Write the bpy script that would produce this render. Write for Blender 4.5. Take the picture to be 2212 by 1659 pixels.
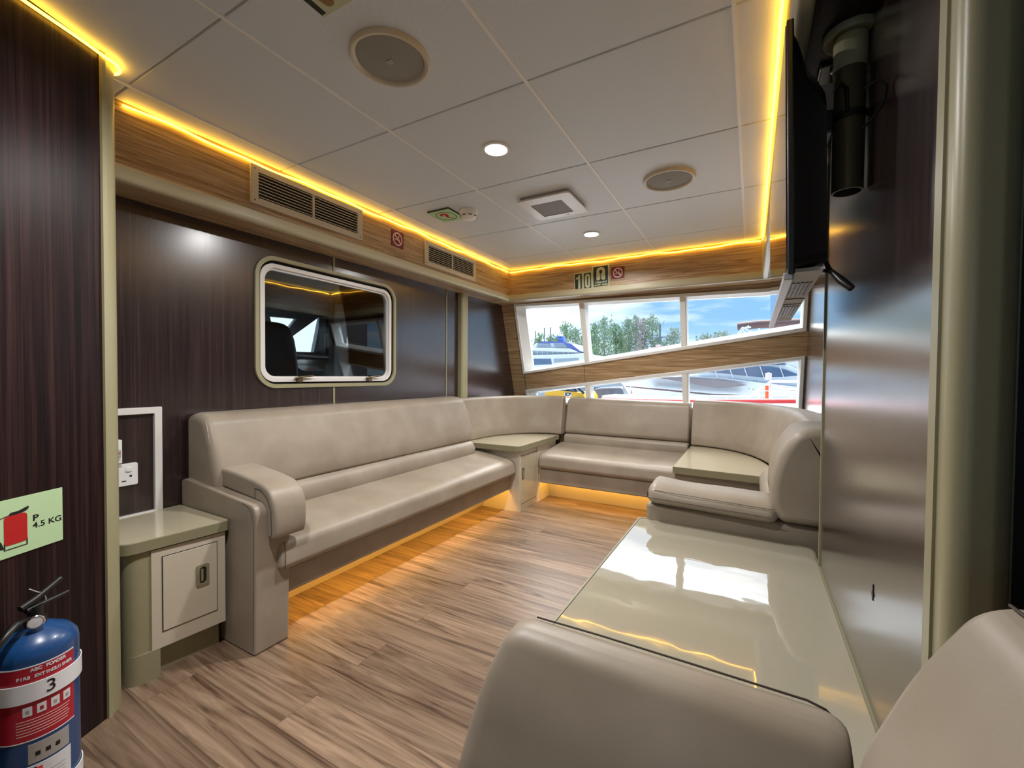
import bpy, bmesh, math, random
from mathutils import Vector, Matrix
from mathutils.geometry import tessellate_polygon
random.seed(7)
sc = bpy.context.scene
for o in list(bpy.data.objects): bpy.data.objects.remove(o)
COL = sc.collection
PI = math.pi

# ---------------------------------------------------------------- camera
W_, H_ = 2212, 1659
FPX, YAW, PIT, ROL, EYE = 928.644, 0.507998, 0.0215373, -0.00812762, 1.05
F_ = Vector((-math.sin(YAW)*math.cos(PIT), math.cos(YAW)*math.cos(PIT), -math.sin(PIT)))
R0 = Vector((math.cos(YAW), math.sin(YAW), 0)); D0 = F_.cross(R0)
R_ = math.cos(ROL)*R0 + math.sin(ROL)*D0
D_ = -math.sin(ROL)*R0 + math.cos(ROL)*D0
cam = bpy.data.cameras.new('camera'); co = bpy.data.objects.new('camera', cam); COL.objects.link(co)
cam.sensor_width = 36; cam.lens = FPX/W_*36; cam.clip_start = 0.02; cam.clip_end = 500
m = Matrix.Identity(4)
for i in range(3):
    m[i][0] = R_[i]; m[i][1] = -D_[i]; m[i][2] = -F_[i]
m[2][3] = EYE
co.matrix_world = m
sc.camera = co

# ---------------------------------------------------------------- exposure
sc.view_settings.view_transform = 'Standard'
sc.view_settings.look = 'None'
sc.view_settings.exposure = 0.12
sc.view_settings.gamma = 1
sc.view_settings.use_curve_mapping = False
sc.cycles.max_bounces = 8
sc.cycles.diffuse_bounces = 5
sc.cycles.glossy_bounces = 4
sc.cycles.transparent_max_bounces = 12
sc.cycles.sample_clamp_indirect = 6
sc.cycles.use_denoising = True

# ---------------------------------------------------------------- sky
world = bpy.data.worlds.new('sky'); sc.world = world; world.use_nodes = True
nt = world.node_tree; N = nt.nodes; L = nt.links; N.clear()
SKY_FILL = 14.0  # strength of the unseen sky patch added to light the room
wo = N.new('ShaderNodeOutputWorld'); bg = N.new('ShaderNodeBackground')
tc = N.new('ShaderNodeTexCoord'); sep = N.new('ShaderNodeSeparateXYZ')
mp = N.new('ShaderNodeMapping'); mp.inputs['Scale'].default_value = (2.2, 2.2, 11)
mp.inputs['Location'].default_value = (0.35, 0.1, 0.4)
nz = N.new('ShaderNodeTexNoise'); nz.inputs['Scale'].default_value = 2.6; nz.inputs['Detail'].default_value = 7; nz.inputs['Roughness'].default_value = .55
cr = N.new('ShaderNodeValToRGB')
cr.color_ramp.elements[0].position = .47; cr.color_ramp.elements[0].color = (0, 0, 0, 1)
cr.color_ramp.elements[1].position = .76; cr.color_ramp.elements[1].color = (1, 1, 1, 1)
gr = N.new('ShaderNodeValToRGB')
gr.color_ramp.elements[0].position = 0.0; gr.color_ramp.elements[0].color = (.55, .78, .92, 1)
gr.color_ramp.elements[1].position = .55; gr.color_ramp.elements[1].color = (.17, .36, .66, 1)
e = gr.color_ramp.elements.new(.12); e.color = (.25, .48, .78, 1)
mx = N.new('ShaderNodeMixRGB'); mx.inputs['Color2'].default_value = (.86, .95, 1.0, 1)
L.new(tc.outputs['Generated'], mp.inputs['Vector']); L.new(mp.outputs['Vector'], nz.inputs['Vector'])
L.new(nz.outputs['Fac'], cr.inputs['Fac']); L.new(tc.outputs['Generated'], sep.inputs['Vector'])
L.new(sep.outputs['Z'], gr.inputs['Fac']); L.new(gr.outputs['Color'], mx.inputs['Color1']); L.new(cr.outputs['Color'], mx.inputs['Fac'])
# brighter hazy patch of cloud where the sun sits behind it, towards -X
dot = N.new('ShaderNodeVectorMath'); dot.operation = 'DOT_PRODUCT'; dot.inputs[1].default_value = Vector((-.72, .66, .22)).normalized()
nrm = N.new('ShaderNodeVectorMath'); nrm.operation = 'NORMALIZE'
L.new(tc.outputs['Generated'], nrm.inputs[0]); L.new(nrm.outputs['Vector'], dot.inputs[0])
hz = N.new('ShaderNodeMapRange'); hz.inputs['From Min'].default_value = .82; hz.inputs['From Max'].default_value = 1.0
L.new(dot.outputs['Value'], hz.inputs['Value'])
mx2 = N.new('ShaderNodeMixRGB'); mx2.inputs['Color2'].default_value = (1.35, 1.45, 1.45, 1)
L.new(hz.outputs['Result'], mx2.inputs['Fac']); L.new(mx.outputs['Color'], mx2.inputs['Color1'])
d2 = N.new('ShaderNodeVectorMath'); d2.operation = 'DOT_PRODUCT'; d2.inputs[1].default_value = Vector((-.1, .45, .88)).normalized()  # added bright patch, high ahead and out of view, fills the room through the windows
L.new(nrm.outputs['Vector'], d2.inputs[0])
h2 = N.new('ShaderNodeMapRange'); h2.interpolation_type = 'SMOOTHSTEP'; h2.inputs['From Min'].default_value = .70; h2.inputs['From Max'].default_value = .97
h2.inputs['To Min'].default_value = 0; h2.inputs['To Max'].default_value = SKY_FILL
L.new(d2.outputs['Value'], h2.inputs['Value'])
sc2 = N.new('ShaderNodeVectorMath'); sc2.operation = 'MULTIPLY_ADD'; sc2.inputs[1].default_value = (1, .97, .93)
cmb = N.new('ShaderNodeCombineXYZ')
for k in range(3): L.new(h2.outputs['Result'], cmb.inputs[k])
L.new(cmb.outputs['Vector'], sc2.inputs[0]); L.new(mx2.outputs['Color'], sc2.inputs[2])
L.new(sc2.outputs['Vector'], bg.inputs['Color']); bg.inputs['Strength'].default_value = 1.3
L.new(bg.outputs['Background'], wo.inputs['Surface'])

DOWNLIGHT_W = 15.0
STRIP = 12.0

# ---------------------------------------------------------------- materials
def newmat(name):
    m = bpy.data.materials.new(name); m.use_nodes = True
    return m, m.node_tree.nodes, m.node_tree.links, m.node_tree.nodes['Principled BSDF']
def plain(name, col, rough=.5, metal=0, spec=.5, bump=0, bscale=200, var=0, coat=0, vscale=6):
    m, N, L, b = newmat(name)
    b.inputs['Base Color'].default_value = (*col, 1); b.inputs['Roughness'].default_value = rough
    b.inputs['Metallic'].default_value = metal; b.inputs['Specular IOR Level'].default_value = spec
    if coat: b.inputs['Coat Weight'].default_value = coat; b.inputs['Coat Roughness'].default_value = .03
    t = N.new('ShaderNodeTexCoord')
    if bump:
        n = N.new('ShaderNodeTexNoise'); n.inputs['Scale'].default_value = bscale; n.inputs['Detail'].default_value = 3
        L.new(t.outputs['Object'], n.inputs['Vector'])
        bp = N.new('ShaderNodeBump'); bp.inputs['Strength'].default_value = bump; bp.inputs['Distance'].default_value = .002
        L.new(n.outputs['Fac'], bp.inputs['Height']); L.new(bp.outputs['Normal'], b.inputs['Normal'])
    n = N.new('ShaderNodeTexNoise'); n.inputs['Scale'].default_value = vscale; n.inputs['Detail'].default_value = 4
    L.new(t.outputs['Object'], n.inputs['Vector'])
    r = N.new('ShaderNodeMapRange'); v = var or .04
    r.inputs['To Min'].default_value = 1-v; r.inputs['To Max'].default_value = 1+v
    L.new(n.outputs['Fac'], r.inputs['Value'])
    mm = N.new('ShaderNodeVectorMath'); mm.operation = 'SCALE'; mm.inputs[0].default_value = col
    L.new(r.outputs['Result'], mm.inputs['Scale']); L.new(mm.outputs['Vector'], b.inputs['Base Color'])
    return m
def wood(name, scale, cols, rough=.35, spec=.5, dist=2.0, pos=(.36, .5, .64), fine=None, coat=0):
    m, N, L, b = newmat(name)
    t = N.new('ShaderNodeTexCoord'); mp = N.new('ShaderNodeMapping'); mp.inputs['Scale'].default_value = scale
    L.new(t.outputs['Object'], mp.inputs['Vector'])
    n = N.new('ShaderNodeTexNoise'); n.inputs['Scale'].default_value = 1; n.inputs['Detail'].default_value = 6; n.inputs['Distortion'].default_value = dist; n.inputs['Roughness'].default_value = .6
    L.new(mp.outputs['Vector'], n.inputs['Vector'])
    c = N.new('ShaderNodeValToRGB'); els = c.color_ramp.elements
    els[0].position = pos[0]; els[0].color = (*cols[0], 1); els[1].position = pos[-1]; els[1].color = (*cols[-1], 1)
    for p, k in list(zip(pos, cols))[1:-1]:
        e = els.new(p); e.color = (*k, 1)
    L.new(n.outputs['Fac'], c.inputs['Fac'])
    out = c.outputs['Color']
    if fine:
        mp2 = N.new('ShaderNodeMapping'); mp2.inputs['Scale'].default_value = fine[0]
        L.new(t.outputs['Object'], mp2.inputs['Vector'])
        n2 = N.new('ShaderNodeTexNoise'); n2.inputs['Scale'].default_value = 1; n2.inputs['Detail'].default_value = 3
        L.new(mp2.outputs['Vector'], n2.inputs['Vector'])
        r = N.new('ShaderNodeMapRange'); r.inputs['From Min'].default_value = .35; r.inputs['From Max'].default_value = .65
        r.inputs['To Min'].default_value = 1-fine[1]; r.inputs['To Max'].default_value = 1+fine[1]
        L.new(n2.outputs['Fac'], r.inputs['Value'])
        mm = N.new('ShaderNodeVectorMath'); mm.operation = 'SCALE'
        L.new(out, mm.inputs[0]); L.new(r.outputs['Result'], mm.inputs['Scale']); out = mm.outputs['Vector']
    L.new(out, b.inputs['Base Color'])
    b.inputs['Roughness'].default_value = rough; b.inputs['Specular IOR Level'].default_value = spec
    if coat: b.inputs['Coat Weight'].default_value = coat; b.inputs['Coat Roughness'].default_value = .2
    return m
OAK = [(.24, .135, .06), (.40, .26, .135), (.56, .40, .24)]
M = {}
M['oak_y'] = wood('oak_laminate_along', (28, 1.6, 60), OAK, .42, fine=((120, 6, 420), .16))
M['oak_x'] = wood('oak_laminate_across', (1.6, 28, 60), OAK, .42, fine=((6, 120, 420), .16))
WEN = [(.010, .006, .007), (.026, .013, .014), (.045, .026, .025)]
M['wenge'] = wood('dark_wenge_laminate', (42, 42, .9), WEN, .25, .9, 1.2, (.32, .5, .68), ((420, 420, 3), .35), coat=.5)
M['wenge_g'] = wood('dark_wenge_gloss', (42, 42, .9), WEN, .24, 1.0, 1.2, (.32, .5, .68), ((420, 420, 3), .35), coat=1)
M['wenge_p'] = wood('dark_wenge_partition', (60, 60, .9), [(.008, .004, .005), (.020, .009, .009), (.040, .019, .017)], .34, .22, 1.2, (.35, .52, .7), ((500, 500, 3), .35))
M['olive'] = plain('olive_cream_plastic', (.36, .335, .20), .38, bump=.05, bscale=500)
M['olive_d'] = plain('olive_cream_plastic_dark', (.31, .285, .175), .38, bump=.05, bscale=500)
M['cream'] = plain('cream_laminate', (.60, .54, .43), .33, bump=.03, bscale=400)
M['cream_gloss'] = plain('glossy_cream_top', (.50, .45, .32), .16, coat=.5)
M['trim_soffit'] = plain('cream_bullnose', (.50, .46, .31), .35)
M['white'] = plain('white_paint', (.86, .87, .87), .35)
M['white_alu'] = plain('white_aluminium', (.78, .76, .74), .3)
M['ceil_bar'] = plain('ceiling_bar', (.88, .88, .86), .4)
M['black'] = plain('black_plastic', (.008, .008, .009), .35)
M['black_s'] = plain('black_gloss', (.005, .005, .007), .06, spec=.6)
M['rubber'] = plain('black_rubber', (.006, .006, .006), .7, spec=.1)
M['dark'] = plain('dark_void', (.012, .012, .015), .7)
M['chrome'] = plain('chrome', (.8, .8, .8), .12, metal=1)
M['steel'] = plain('brushed_steel', (.45, .44, .42), .35, metal=1)
M['bronze'] = plain('bronze_fitting', (.20, .16, .10), .35, metal=.8)
M['band'] = plain('olive_edge_band', (.25, .23, .14), .4)
M['brass'] = plain('olive_metal', (.13, .105, .055), .32, metal=.4)
M['grey_pl'] = plain('grey_plastic', (.42, .40, .38), .5)
M['silver'] = plain('silver_lip', (.42, .42, .44), .3, metal=.3)
M['blue'] = plain('blue_enamel', (.010, .062, .20), .3, coat=.3)
M['red'] = plain('red_label', (.42, .012, .03), .45)
M['red_dk'] = plain('maroon_sign', (.17, .010, .022), .5)
M['pink'] = plain('pale_pink', (.80, .58, .52), .5)
M['lum'] = plain('luminescent_green', (.50, .70, .40), .6)
M['lum_c'] = plain('luminescent_cream', (.56, .58, .38), .6)
M['signgreen'] = plain('dark_green_sign', (.018, .032, .026), .5)
M['ink'] = plain('black_ink', (.012, .012, .012), .5)
M['redink'] = plain('red_ink', (.50, .012, .012), .5)
M['paper'] = plain('white_paper', (.72, .74, .78), .5)
M['paper_g'] = plain('grey_paper', (.38, .36, .34), .5)
M['strap'] = plain('white_strap', (.80, .82, .86), .35)
M['screen'] = plain('tv_screen_glass', (.006, .006, .008), .035, spec=1.0)
M['yellow'] = plain('loader_yellow', (.80, .42, .02), .4)
M['gel'] = plain('white_gelcoat', (.66, .70, .74), .3)
M['gel_g'] = plain('grey_gelcoat', (.30, .35, .40), .3)
M['bluecan'] = plain('blue_canvas', (.10, .14, .42), .7)
M['brown_can'] = plain('brown_canvas', (.13, .07, .07), .7)
M['glassdk'] = plain('tinted_glass', (.10, .15, .24), .1)
M['hullred'] = plain('red_paint', (.80, .06, .07), .4)
M['faded'] = plain('faded_red_paint', (.80, .24, .19), .5)
M['orange'] = plain('orange_paint', (.85, .12, .03), .4)
M['mast'] = plain('grey_mast', (.10, .14, .18), .5)
M['bark'] = plain('tree_bark', (.26, .24, .22), .9)
M['blueboat'] = plain('blue_machine', (.12, .22, .55), .5)
M['tarp'] = plain('dark_tarpaulin', (.14, .15, .19), .8, var=.5, vscale=3)

def leather():
    m, N, L, b = newmat('taupe_vinyl')
    t = N.new('ShaderNodeTexCoord')
    n = N.new('ShaderNodeTexNoise'); n.inputs['Scale'].default_value = 260; n.inputs['Detail'].default_value = 4
    n2 = N.new('ShaderNodeTexNoise'); n2.inputs['Scale'].default_value = 5; n2.inputs['Detail'].default_value = 3
    L.new(t.outputs['Object'], n.inputs['Vector']); L.new(t.outputs['Object'], n2.inputs['Vector'])
    c = N.new('ShaderNodeValToRGB'); c.color_ramp.elements[0].color = (.30, .248, .19, 1); c.color_ramp.elements[1].color = (.36, .305, .24, 1)
    c.color_ramp.elements[0].position = .35; c.color_ramp.elements[1].position = .65
    L.new(n2.outputs['Fac'], c.inputs['Fac']); L.new(c.outputs['Color'], b.inputs['Base Color'])
    b.inputs['Roughness'].default_value = .42; b.inputs['Specular IOR Level'].default_value = .45
    bp = N.new('ShaderNodeBump'); bp.inputs['Strength'].default_value = .12; bp.inputs['Distance'].default_value = .001
    bp2 = N.new('ShaderNodeBump'); bp2.inputs['Strength'].default_value = .35; bp2.inputs['Distance'].default_value = .012
    L.new(n2.outputs['Fac'], bp2.inputs['Height']); L.new(n.outputs['Fac'], bp.inputs['Height'])
    L.new(bp2.outputs['Normal'], bp.inputs['Normal']); L.new(bp.outputs['Normal'], b.inputs['Normal'])
    return m
M['vinyl'] = leather()
M['seam'] = plain('dark_thread', (.06, .045, .035), .7)
M['seam_l'] = plain('light_piping', (.42, .36, .29), .5)

def ceiling_mat():
    m, N, L, b = newmat('perforated_ceiling_tile')
    t = N.new('ShaderNodeTexCoord'); sp = N.new('ShaderNodeSeparateXYZ'); L.new(t.outputs['Object'], sp.inputs['Vector'])
    outs = []
    for ax in 'XY':
        a = N.new('ShaderNodeMath'); a.operation = 'MULTIPLY'; a.inputs[1].default_value = 2*PI/.0055; L.new(sp.outputs[ax], a.inputs[0])
        s = N.new('ShaderNodeMath'); s.operation = 'SINE'; L.new(a.outputs[0], s.inputs[0]); outs.append(s)
    mu = N.new('ShaderNodeMath'); mu.operation = 'MULTIPLY'; L.new(outs[0].outputs[0], mu.inputs[0]); L.new(outs[1].outputs[0], mu.inputs[1])
    r = N.new('ShaderNodeMapRange'); r.inputs['From Min'].default_value = .2; r.inputs['From Max'].default_value = .8
    L.new(mu.outputs[0], r.inputs['Value'])
    mix = N.new('ShaderNodeMixRGB'); mix.inputs['Color1'].default_value = (.75, .795, .84, 1); mix.inputs['Color2'].default_value = (.52, .555, .59, 1)
    L.new(r.outputs['Result'], mix.inputs['Fac']); L.new(mix.outputs['Color'], b.inputs['Base Color'])
    b.inputs['Roughness'].default_value = .45; b.inputs['Specular IOR Level'].default_value = .4
    return m
M['ceil'] = ceiling_mat()
M['speaker'] = plain('speaker_mesh', (.33, .32, .28), .7, bump=.6, bscale=900)

def floor_mat():
    m, N, L, b = newmat('vinyl_plank_floor')
    t = N.new('ShaderNodeTexCoord')
    br = N.new('ShaderNodeTexBrick'); br.offset = .37; br.inputs['Scale'].default_value = 1
    br.inputs['Brick Width'].default_value = 1.22; br.inputs['Row Height'].default_value = .152; br.inputs['Mortar Size'].default_value = .0009
    br.inputs['Mortar Smooth'].default_value = .3
    br.inputs['Color1'].default_value = (0, 0, 0, 1); br.inputs['Color2'].default_value = (1, 1, 1, 1); br.inputs['Mortar'].default_value = (.5, .5, .5, 1)
    L.new(t.outputs['Object'], br.inputs['Vector'])
    # shift the grain per plank
    ad = N.new('ShaderNodeVectorMath'); ad.operation = 'MULTIPLY_ADD'; ad.inputs[1].default_value = (7, 3, 9)
    L.new(br.outputs['Color'], ad.inputs[0]); L.new(t.outputs['Object'], ad.inputs[2])
    mp = N.new('ShaderNodeMapping'); mp.inputs['Scale'].default_value = (1.5, 24, 1); L.new(ad.outputs['Vector'], mp.inputs['Vector'])
    n = N.new('ShaderNodeTexNoise'); n.inputs['Scale'].default_value = 1; n.inputs['Detail'].default_value = 7; n.inputs['Distortion'].default_value = 1.6; n.inputs['Roughness'].default_value = .62
    L.new(mp.outputs['Vector'], n.inputs['Vector'])
    c = N.new('ShaderNodeValToRGB'); els = c.color_ramp.elements
    els[0].position = .32; els[0].color = (.075, .040, .024, 1); els[1].position = .70; els[1].color = (.39, .265, .18, 1)
    e = els.new(.43); e.color = (.185, .118, .075, 1); e = els.new(.55); e.color = (.28, .19, .125, 1)
    L.new(n.outputs['Fac'], c.inputs['Fac'])
    r = N.new('ShaderNodeMapRange'); r.inputs['To Min'].default_value = .70; r.inputs['To Max'].default_value = 1.02
    L.new(br.outputs['Color'], r.inputs['Value'])
    s = N.new('ShaderNodeVectorMath'); s.operation = 'SCALE'; L.new(c.outputs['Color'], s.inputs[0]); L.new(r.outputs['Result'], s.inputs['Scale'])
    mf = N.new('ShaderNodeMixRGB'); mf.inputs['Color2'].default_value = (.10, .06, .035, 1)
    L.new(br.outputs['Fac'], mf.inputs['Fac']); L.new(s.outputs['Vector'], mf.inputs['Color1'])
    L.new(mf.outputs['Color'], b.inputs['Base Color'])
    b.inputs['Roughness'].default_value = .36; b.inputs['Specular IOR Level'].default_value = .45
    return m
M['floor'] = floor_mat()

def table_mat():
    m, N, L, b = newmat('polished_cream_gelcoat')
    b.inputs['Base Color'].default_value = (.385, .355, .27, 1); b.inputs['Roughness'].default_value = .035
    b.inputs['Specular IOR Level'].default_value = .3; b.inputs['Coat Weight'].default_value = .9; b.inputs['Coat Roughness'].default_value = .01
    b.inputs['Coat IOR'].default_value = 1.42
    t = N.new('ShaderNodeTexCoord'); n = N.new('ShaderNodeTexNoise'); n.inputs['Scale'].default_value = 7; n.inputs['Detail'].default_value = 2
    L.new(t.outputs['Object'], n.inputs['Vector'])
    bp = N.new('ShaderNodeBump'); bp.inputs['Strength'].default_value = .10; bp.inputs['Distance'].default_value = .010
    L.new(n.outputs['Fac'], bp.inputs['Height']); L.new(bp.outputs['Normal'], b.inputs['Normal']); L.new(bp.outputs['Normal'], b.inputs['Coat Normal'])
    return m
M['table'] = table_mat()

def glass(name, tint=(1, 1, 1), ior=1.5, extra=0.0):
    m, N, L, b = newmat(name); N.remove(b)
    out = N['Material Output']; tr = N.new('ShaderNodeBsdfTransparent'); tr.inputs['Color'].default_value = (*tint, 1)
    gl = N.new('ShaderNodeBsdfGlossy'); gl.inputs['Roughness'].default_value = .01
    fr = N.new('ShaderNodeFresnel'); fr.inputs['IOR'].default_value = ior
    mx = N.new('ShaderNodeMixShader'); ad = N.new('ShaderNodeMath'); ad.operation = 'ADD'; ad.inputs[1].default_value = extra; ad.use_clamp = True
    L.new(fr.outputs['Fac'], ad.inputs[0]); L.new(ad.outputs[0], mx.inputs['Fac'])
    L.new(tr.outputs[0], mx.inputs[1]); L.new(gl.outputs[0], mx.inputs[2]); L.new(mx.outputs[0], out.inputs['Surface'])
    return m
M['pane'] = glass('window_glass', (.97, .99, 1), 1.25)
M['pane2'] = glass('side_window_glass', (.75, .82, .85), 1.55, .02)

def emit(name, col, s):
    m, N, L, b = newmat(name)
    b.inputs['Base Color'].default_value = (.3, .3, .3, 1)
    b.inputs['Emission Color'].default_value = (*col, 1); b.inputs['Emission Strength'].default_value = s
    return m
AMBER = (1.0, .52, .035)
M['led'] = emit('amber_led', AMBER, STRIP)
M['led_low'] = emit('amber_led_low', (1.0, .54, .085), 48.0)
M['lampface'] = emit('downlight_face', (1.0, .98, .94), 14)
M['ground'] = plain('quay_concrete', (.42, .44, .46), .8, var=.2, vscale=.4)
M['leaf'] = []
for k, c in enumerate([(.20, .30, .17), (.24, .33, .22), (.28, .34, .27), (.33, .31, .29)]):
    M['leaf'].append(plain('foliage_%s' % 'abcd'[k], c, .8, var=.45, vscale=1.5))

# ---------------------------------------------------------------- mesh helpers
class B:
    def __init__(s): s.bm = bmesh.new()
    def box(s, x0, x1, y0, y1, z0, z1, T=None):
        vs = [s.bm.verts.new((x, y, z)) for x in (x0, x1) for y in (y0, y1) for z in (z0, z1)]
        for f in ((0, 1, 3, 2), (4, 6, 7, 5), (0, 4, 5, 1), (2, 3, 7, 6), (0, 2, 6, 4), (1, 5, 7, 3)):
            s.bm.faces.new([vs[i] for i in f])
        if T is not None:
            for v in vs: v.co = T @ v.co
        return s
    def rings(s, rs, cap=True, closed=True):
        R = [[s.bm.verts.new(p) for p in r] for r in rs]; n = len(R[0])
        for a, b in zip(R, R[1:]):
            for i in range(n if closed else n-1):
                j = (i+1) % n
                s.bm.faces.new((a[i], a[j], b[j], b[i]))
        if cap and closed:
            s.bm.faces.new(R[0][::-1]); s.bm.faces.new(R[-1])
        return s
    def prism(s, poly, f0, f1):
        """poly of 2D points, f0/f1 map a 2D point to 3D"""
        return s.rings([[f0(*p) for p in poly], [f1(*p) for p in poly]])
    def plate(s, outer, holes, f0, f1):
        loops = [outer]+list(holes); flat = [p for l in loops for p in l]
        tris = tessellate_polygon([[Vector((p[0], p[1], 0)) for p in l] for l in loops])
        A = [s.bm.verts.new(f0(*p)) for p in flat]; Bv = [s.bm.verts.new(f1(*p)) for p in flat]
        for t in tris:
            try: s.bm.faces.new([A[i] for i in t]); s.bm.faces.new([Bv[i] for i in reversed(t)])
            except ValueError: pass
        k = 0
        for l in loops:
            n = len(l)
            for i in range(n):
                j = (i+1) % n
                s.bm.faces.new((A[k+i], A[k+j], Bv[k+j], Bv[k+i]))
            k += n
        return s
    def tube(s, pts, r, n=10, closed=False):
        pts = [Vector(p) for p in pts]; rs = []; m = len(pts); up = None
        for i, p in enumerate(pts):
            if closed: d = pts[(i+1) % m]-pts[i-1]
            else: d = pts[min(i+1, m-1)]-pts[max(i-1, 0)]
            d.normalize()
            if up is None:
                up = Vector((0, 0, 1)) if abs(d.z) < .9 else Vector((1, 0, 0))
            u = d.cross(up).normalized(); up2 = u.cross(d).normalized(); up = up2
            rr = r[i] if isinstance(r, (list, tuple)) else r
            rs.append([p+rr*(math.cos(a)*u+math.sin(a)*up2) for a in [2*PI*k/n for k in range(n)]])
        if closed: rs.append(rs[0]); return s.rings(rs, cap=False)
        return s.rings(rs)
    def lathe(s, prof, T=Matrix.Identity(4), n=48, cap=True):
        """prof: (radius, height) pairs about local Z"""
        rs = [[T @ Vector((max(r, 1e-4)*math.cos(2*PI*k/n), max(r, 1e-4)*math.sin(2*PI*k/n), h)) for k in range(n)] for r, h in prof]
        return s.rings(rs, cap=cap)
    def obj(s, name, mat, parent=None, smooth=False, bevel=0, seg=3, sub=0, angle=None):
        bm = s.bm
        bmesh.ops.remove_doubles(bm, verts=bm.verts, dist=1e-6)
        bmesh.ops.recalc_face_normals(bm, faces=bm.faces)
        me = bpy.data.meshes.new(name); bm.to_mesh(me); bm.free()
        me.materials.append(mat)
        if smooth or bevel:
            for p in me.polygons: p.use_smooth = True
        if smooth and not bevel:
            try: me.set_sharp_from_angle(angle=math.radians(angle or 50))
            except Exception: pass
        o = bpy.data.objects.new(name, me); COL.objects.link(o)
        if bevel:
            md = o.modifiers.new('bevel', 'BEVEL'); md.width = bevel; md.segments = seg; md.limit_method = 'ANGLE'; md.angle_limit = math.radians(35)
            md.harden_normals = True
        if sub:
            md = o.modifiers.new('sub', 'SUBSURF'); md.levels = sub; md.render_levels = sub
        if smooth and not bevel:
            md = o.modifiers.new('wn', 'WEIGHTED_NORMAL'); md.keep_sharp = True; md.weight = 80
        if parent is not None:
            o.parent = parent; o.matrix_parent_inverse = parent.matrix_world.inverted()
        return o
EYEV = Vector((0, 0, EYE))
def SC(o, s):
    """resize a mesh built at survey scale, keeping its bearing"""
    for v in o.data.vertices: v.co = EYEV+(v.co-EYEV)*s
    return o
def tag(o, label=None, cat=None, group=None, kind=None):
    if label: o['label'] = label
    if cat: o['category'] = cat
    if group: o['group'] = group
    if kind: o['kind'] = kind
    return o
def thing(name, loc, label, cat, group=None):
    o = bpy.data.objects.new(name, None); COL.objects.link(o); o.location = loc; o.empty_display_size = .05
    o.matrix_world = Matrix.Translation(loc)
    return tag(o, label, cat, group)
def group_copy(root, delta, label=None, rotz=None):
    r = root.copy(); COL.objects.link(r); r.location = root.location+Vector(delta)
    if label: r['label'] = label
    for ch in root.children:
        c = ch.copy(); COL.objects.link(c); c.parent = r; c.matrix_parent_inverse = ch.matrix_parent_inverse.copy()
        for g in ch.children:
            d = g.copy(); COL.objects.link(d); d.parent = c; d.matrix_parent_inverse = g.matrix_parent_inverse.copy()
    return r
def struct(o, label=None):
    return tag(o, label, kind='structure')
def text(body, size, T, mat, parent, name='lettering', ex=.0004, align='CENTER', sx=1, bold=0):
    c = bpy.data.curves.new(name, 'FONT'); c.body = body; c.size = size; c.extrude = ex; c.align_x = align; c.align_y = 'CENTER'; c.offset = bold
    o = bpy.data.objects.new(name, c); COL.objects.link(o); c.materials.append(mat)
    o.matrix_world = T @ Matrix.Diagonal((sx, 1, 1, 1))
    bpy.context.view_layer.update()
    me = bpy.data.meshes.new_from_object(o); me.name = name
    mw = T @ Matrix.Diagonal((sx, 1, 1, 1)); bpy.data.objects.remove(o); bpy.data.curves.remove(c)
    if not me.materials: me.materials.append(mat)
    o = bpy.data.objects.new(name, me); COL.objects.link(o); o.matrix_world = mw
    if parent is not None:
        o.parent = parent; o.matrix_parent_inverse = parent.matrix_world.inverted()
    return o
def frame(origin, u, v):
    """matrix with local x=u, y=v, z=u x v"""
    u = Vector(u).normalized(); v = Vector(v).normalized(); w = u.cross(v)
    m = Matrix.Identity(4)
    for i in range(3):
        m[i][0] = u[i]; m[i][1] = v[i]; m[i][2] = w[i]; m[i][3] = origin[i]
    return m
def rrect(x0, x1, y0, y1, r, n=6):
    pts = []
    for cx, cy, a in ((x1-r, y1-r, 0), (x0+r, y1-r, 90), (x0+r, y0+r, 180), (x1-r, y0+r, 270)):
        for k in range(n+1):
            t = math.radians(a+90*k/n); pts.append((cx+r*math.cos(t), cy+r*math.sin(t)))
    return pts
def circ(r, n=40, cx=0, cy=0):
    return [(cx+r*math.cos(2*PI*k/n), cy+r*math.sin(2*PI*k/n)) for k in range(n)]
def softprism(b, prof, f, a0, a1, r=.02, n=4):
    """extrude closed 2D profile from a0 to a1 with rounded ends; f(p, q, a) -> 3D"""
    area = sum(prof[i-1][0]*prof[i][1]-prof[i][0]*prof[i-1][1] for i in range(len(prof)))
    sg = 1 if area > 0 else -1
    def inset(d):
        out = []
        m = len(prof)
        for i, p in enumerate(prof):
            a, c = prof[i-1], prof[(i+1) % m]
            tx, ty = c[0]-a[0], c[1]-a[1]; l = math.hypot(tx, ty) or 1
            nx, ny = -ty/l*sg, tx/l*sg
            out.append((p[0]+nx*d, p[1]+ny*d))
        return out
    # first rings: from cap to full
    first = []
    for k in range(n+1):
        t = PI/2*k/n; first.append([f(*p, a0+r*(1-math.cos(t))) for p in inset(r*(1-math.sin(t)))])
    last = []
    for k in range(n, -1, -1):
        t = PI/2*k/n; last.append([f(*p, a1-r*(1-math.cos(t))) for p in inset(r*(1-math.sin(t)))])
    mid = []
    for k in range(1, 12):
        a = a0+r+(a1-a0-2*r)*k/12; mid.append([f(*p, a) for p in prof])
    b.rings(first+mid+last)
    return b
def smoothpoly(pts, n=4):
    """Catmull-Rom through a closed list"""
    out = []; m = len(pts)
    for i in range(m):
        p0, p1, p2, p3 = [Vector(pts[(i+k-1) % m]) for k in range(4)]
        for k in range(n):
            t = k/n
            q = .5*((2*p1)+(-p0+p2)*t+(2*p0-5*p1+4*p2-p3)*t*t+(-p0+3*p1-3*p2+p3)*t**3)
            out.append((q[0], q[1]))
    return out
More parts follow.
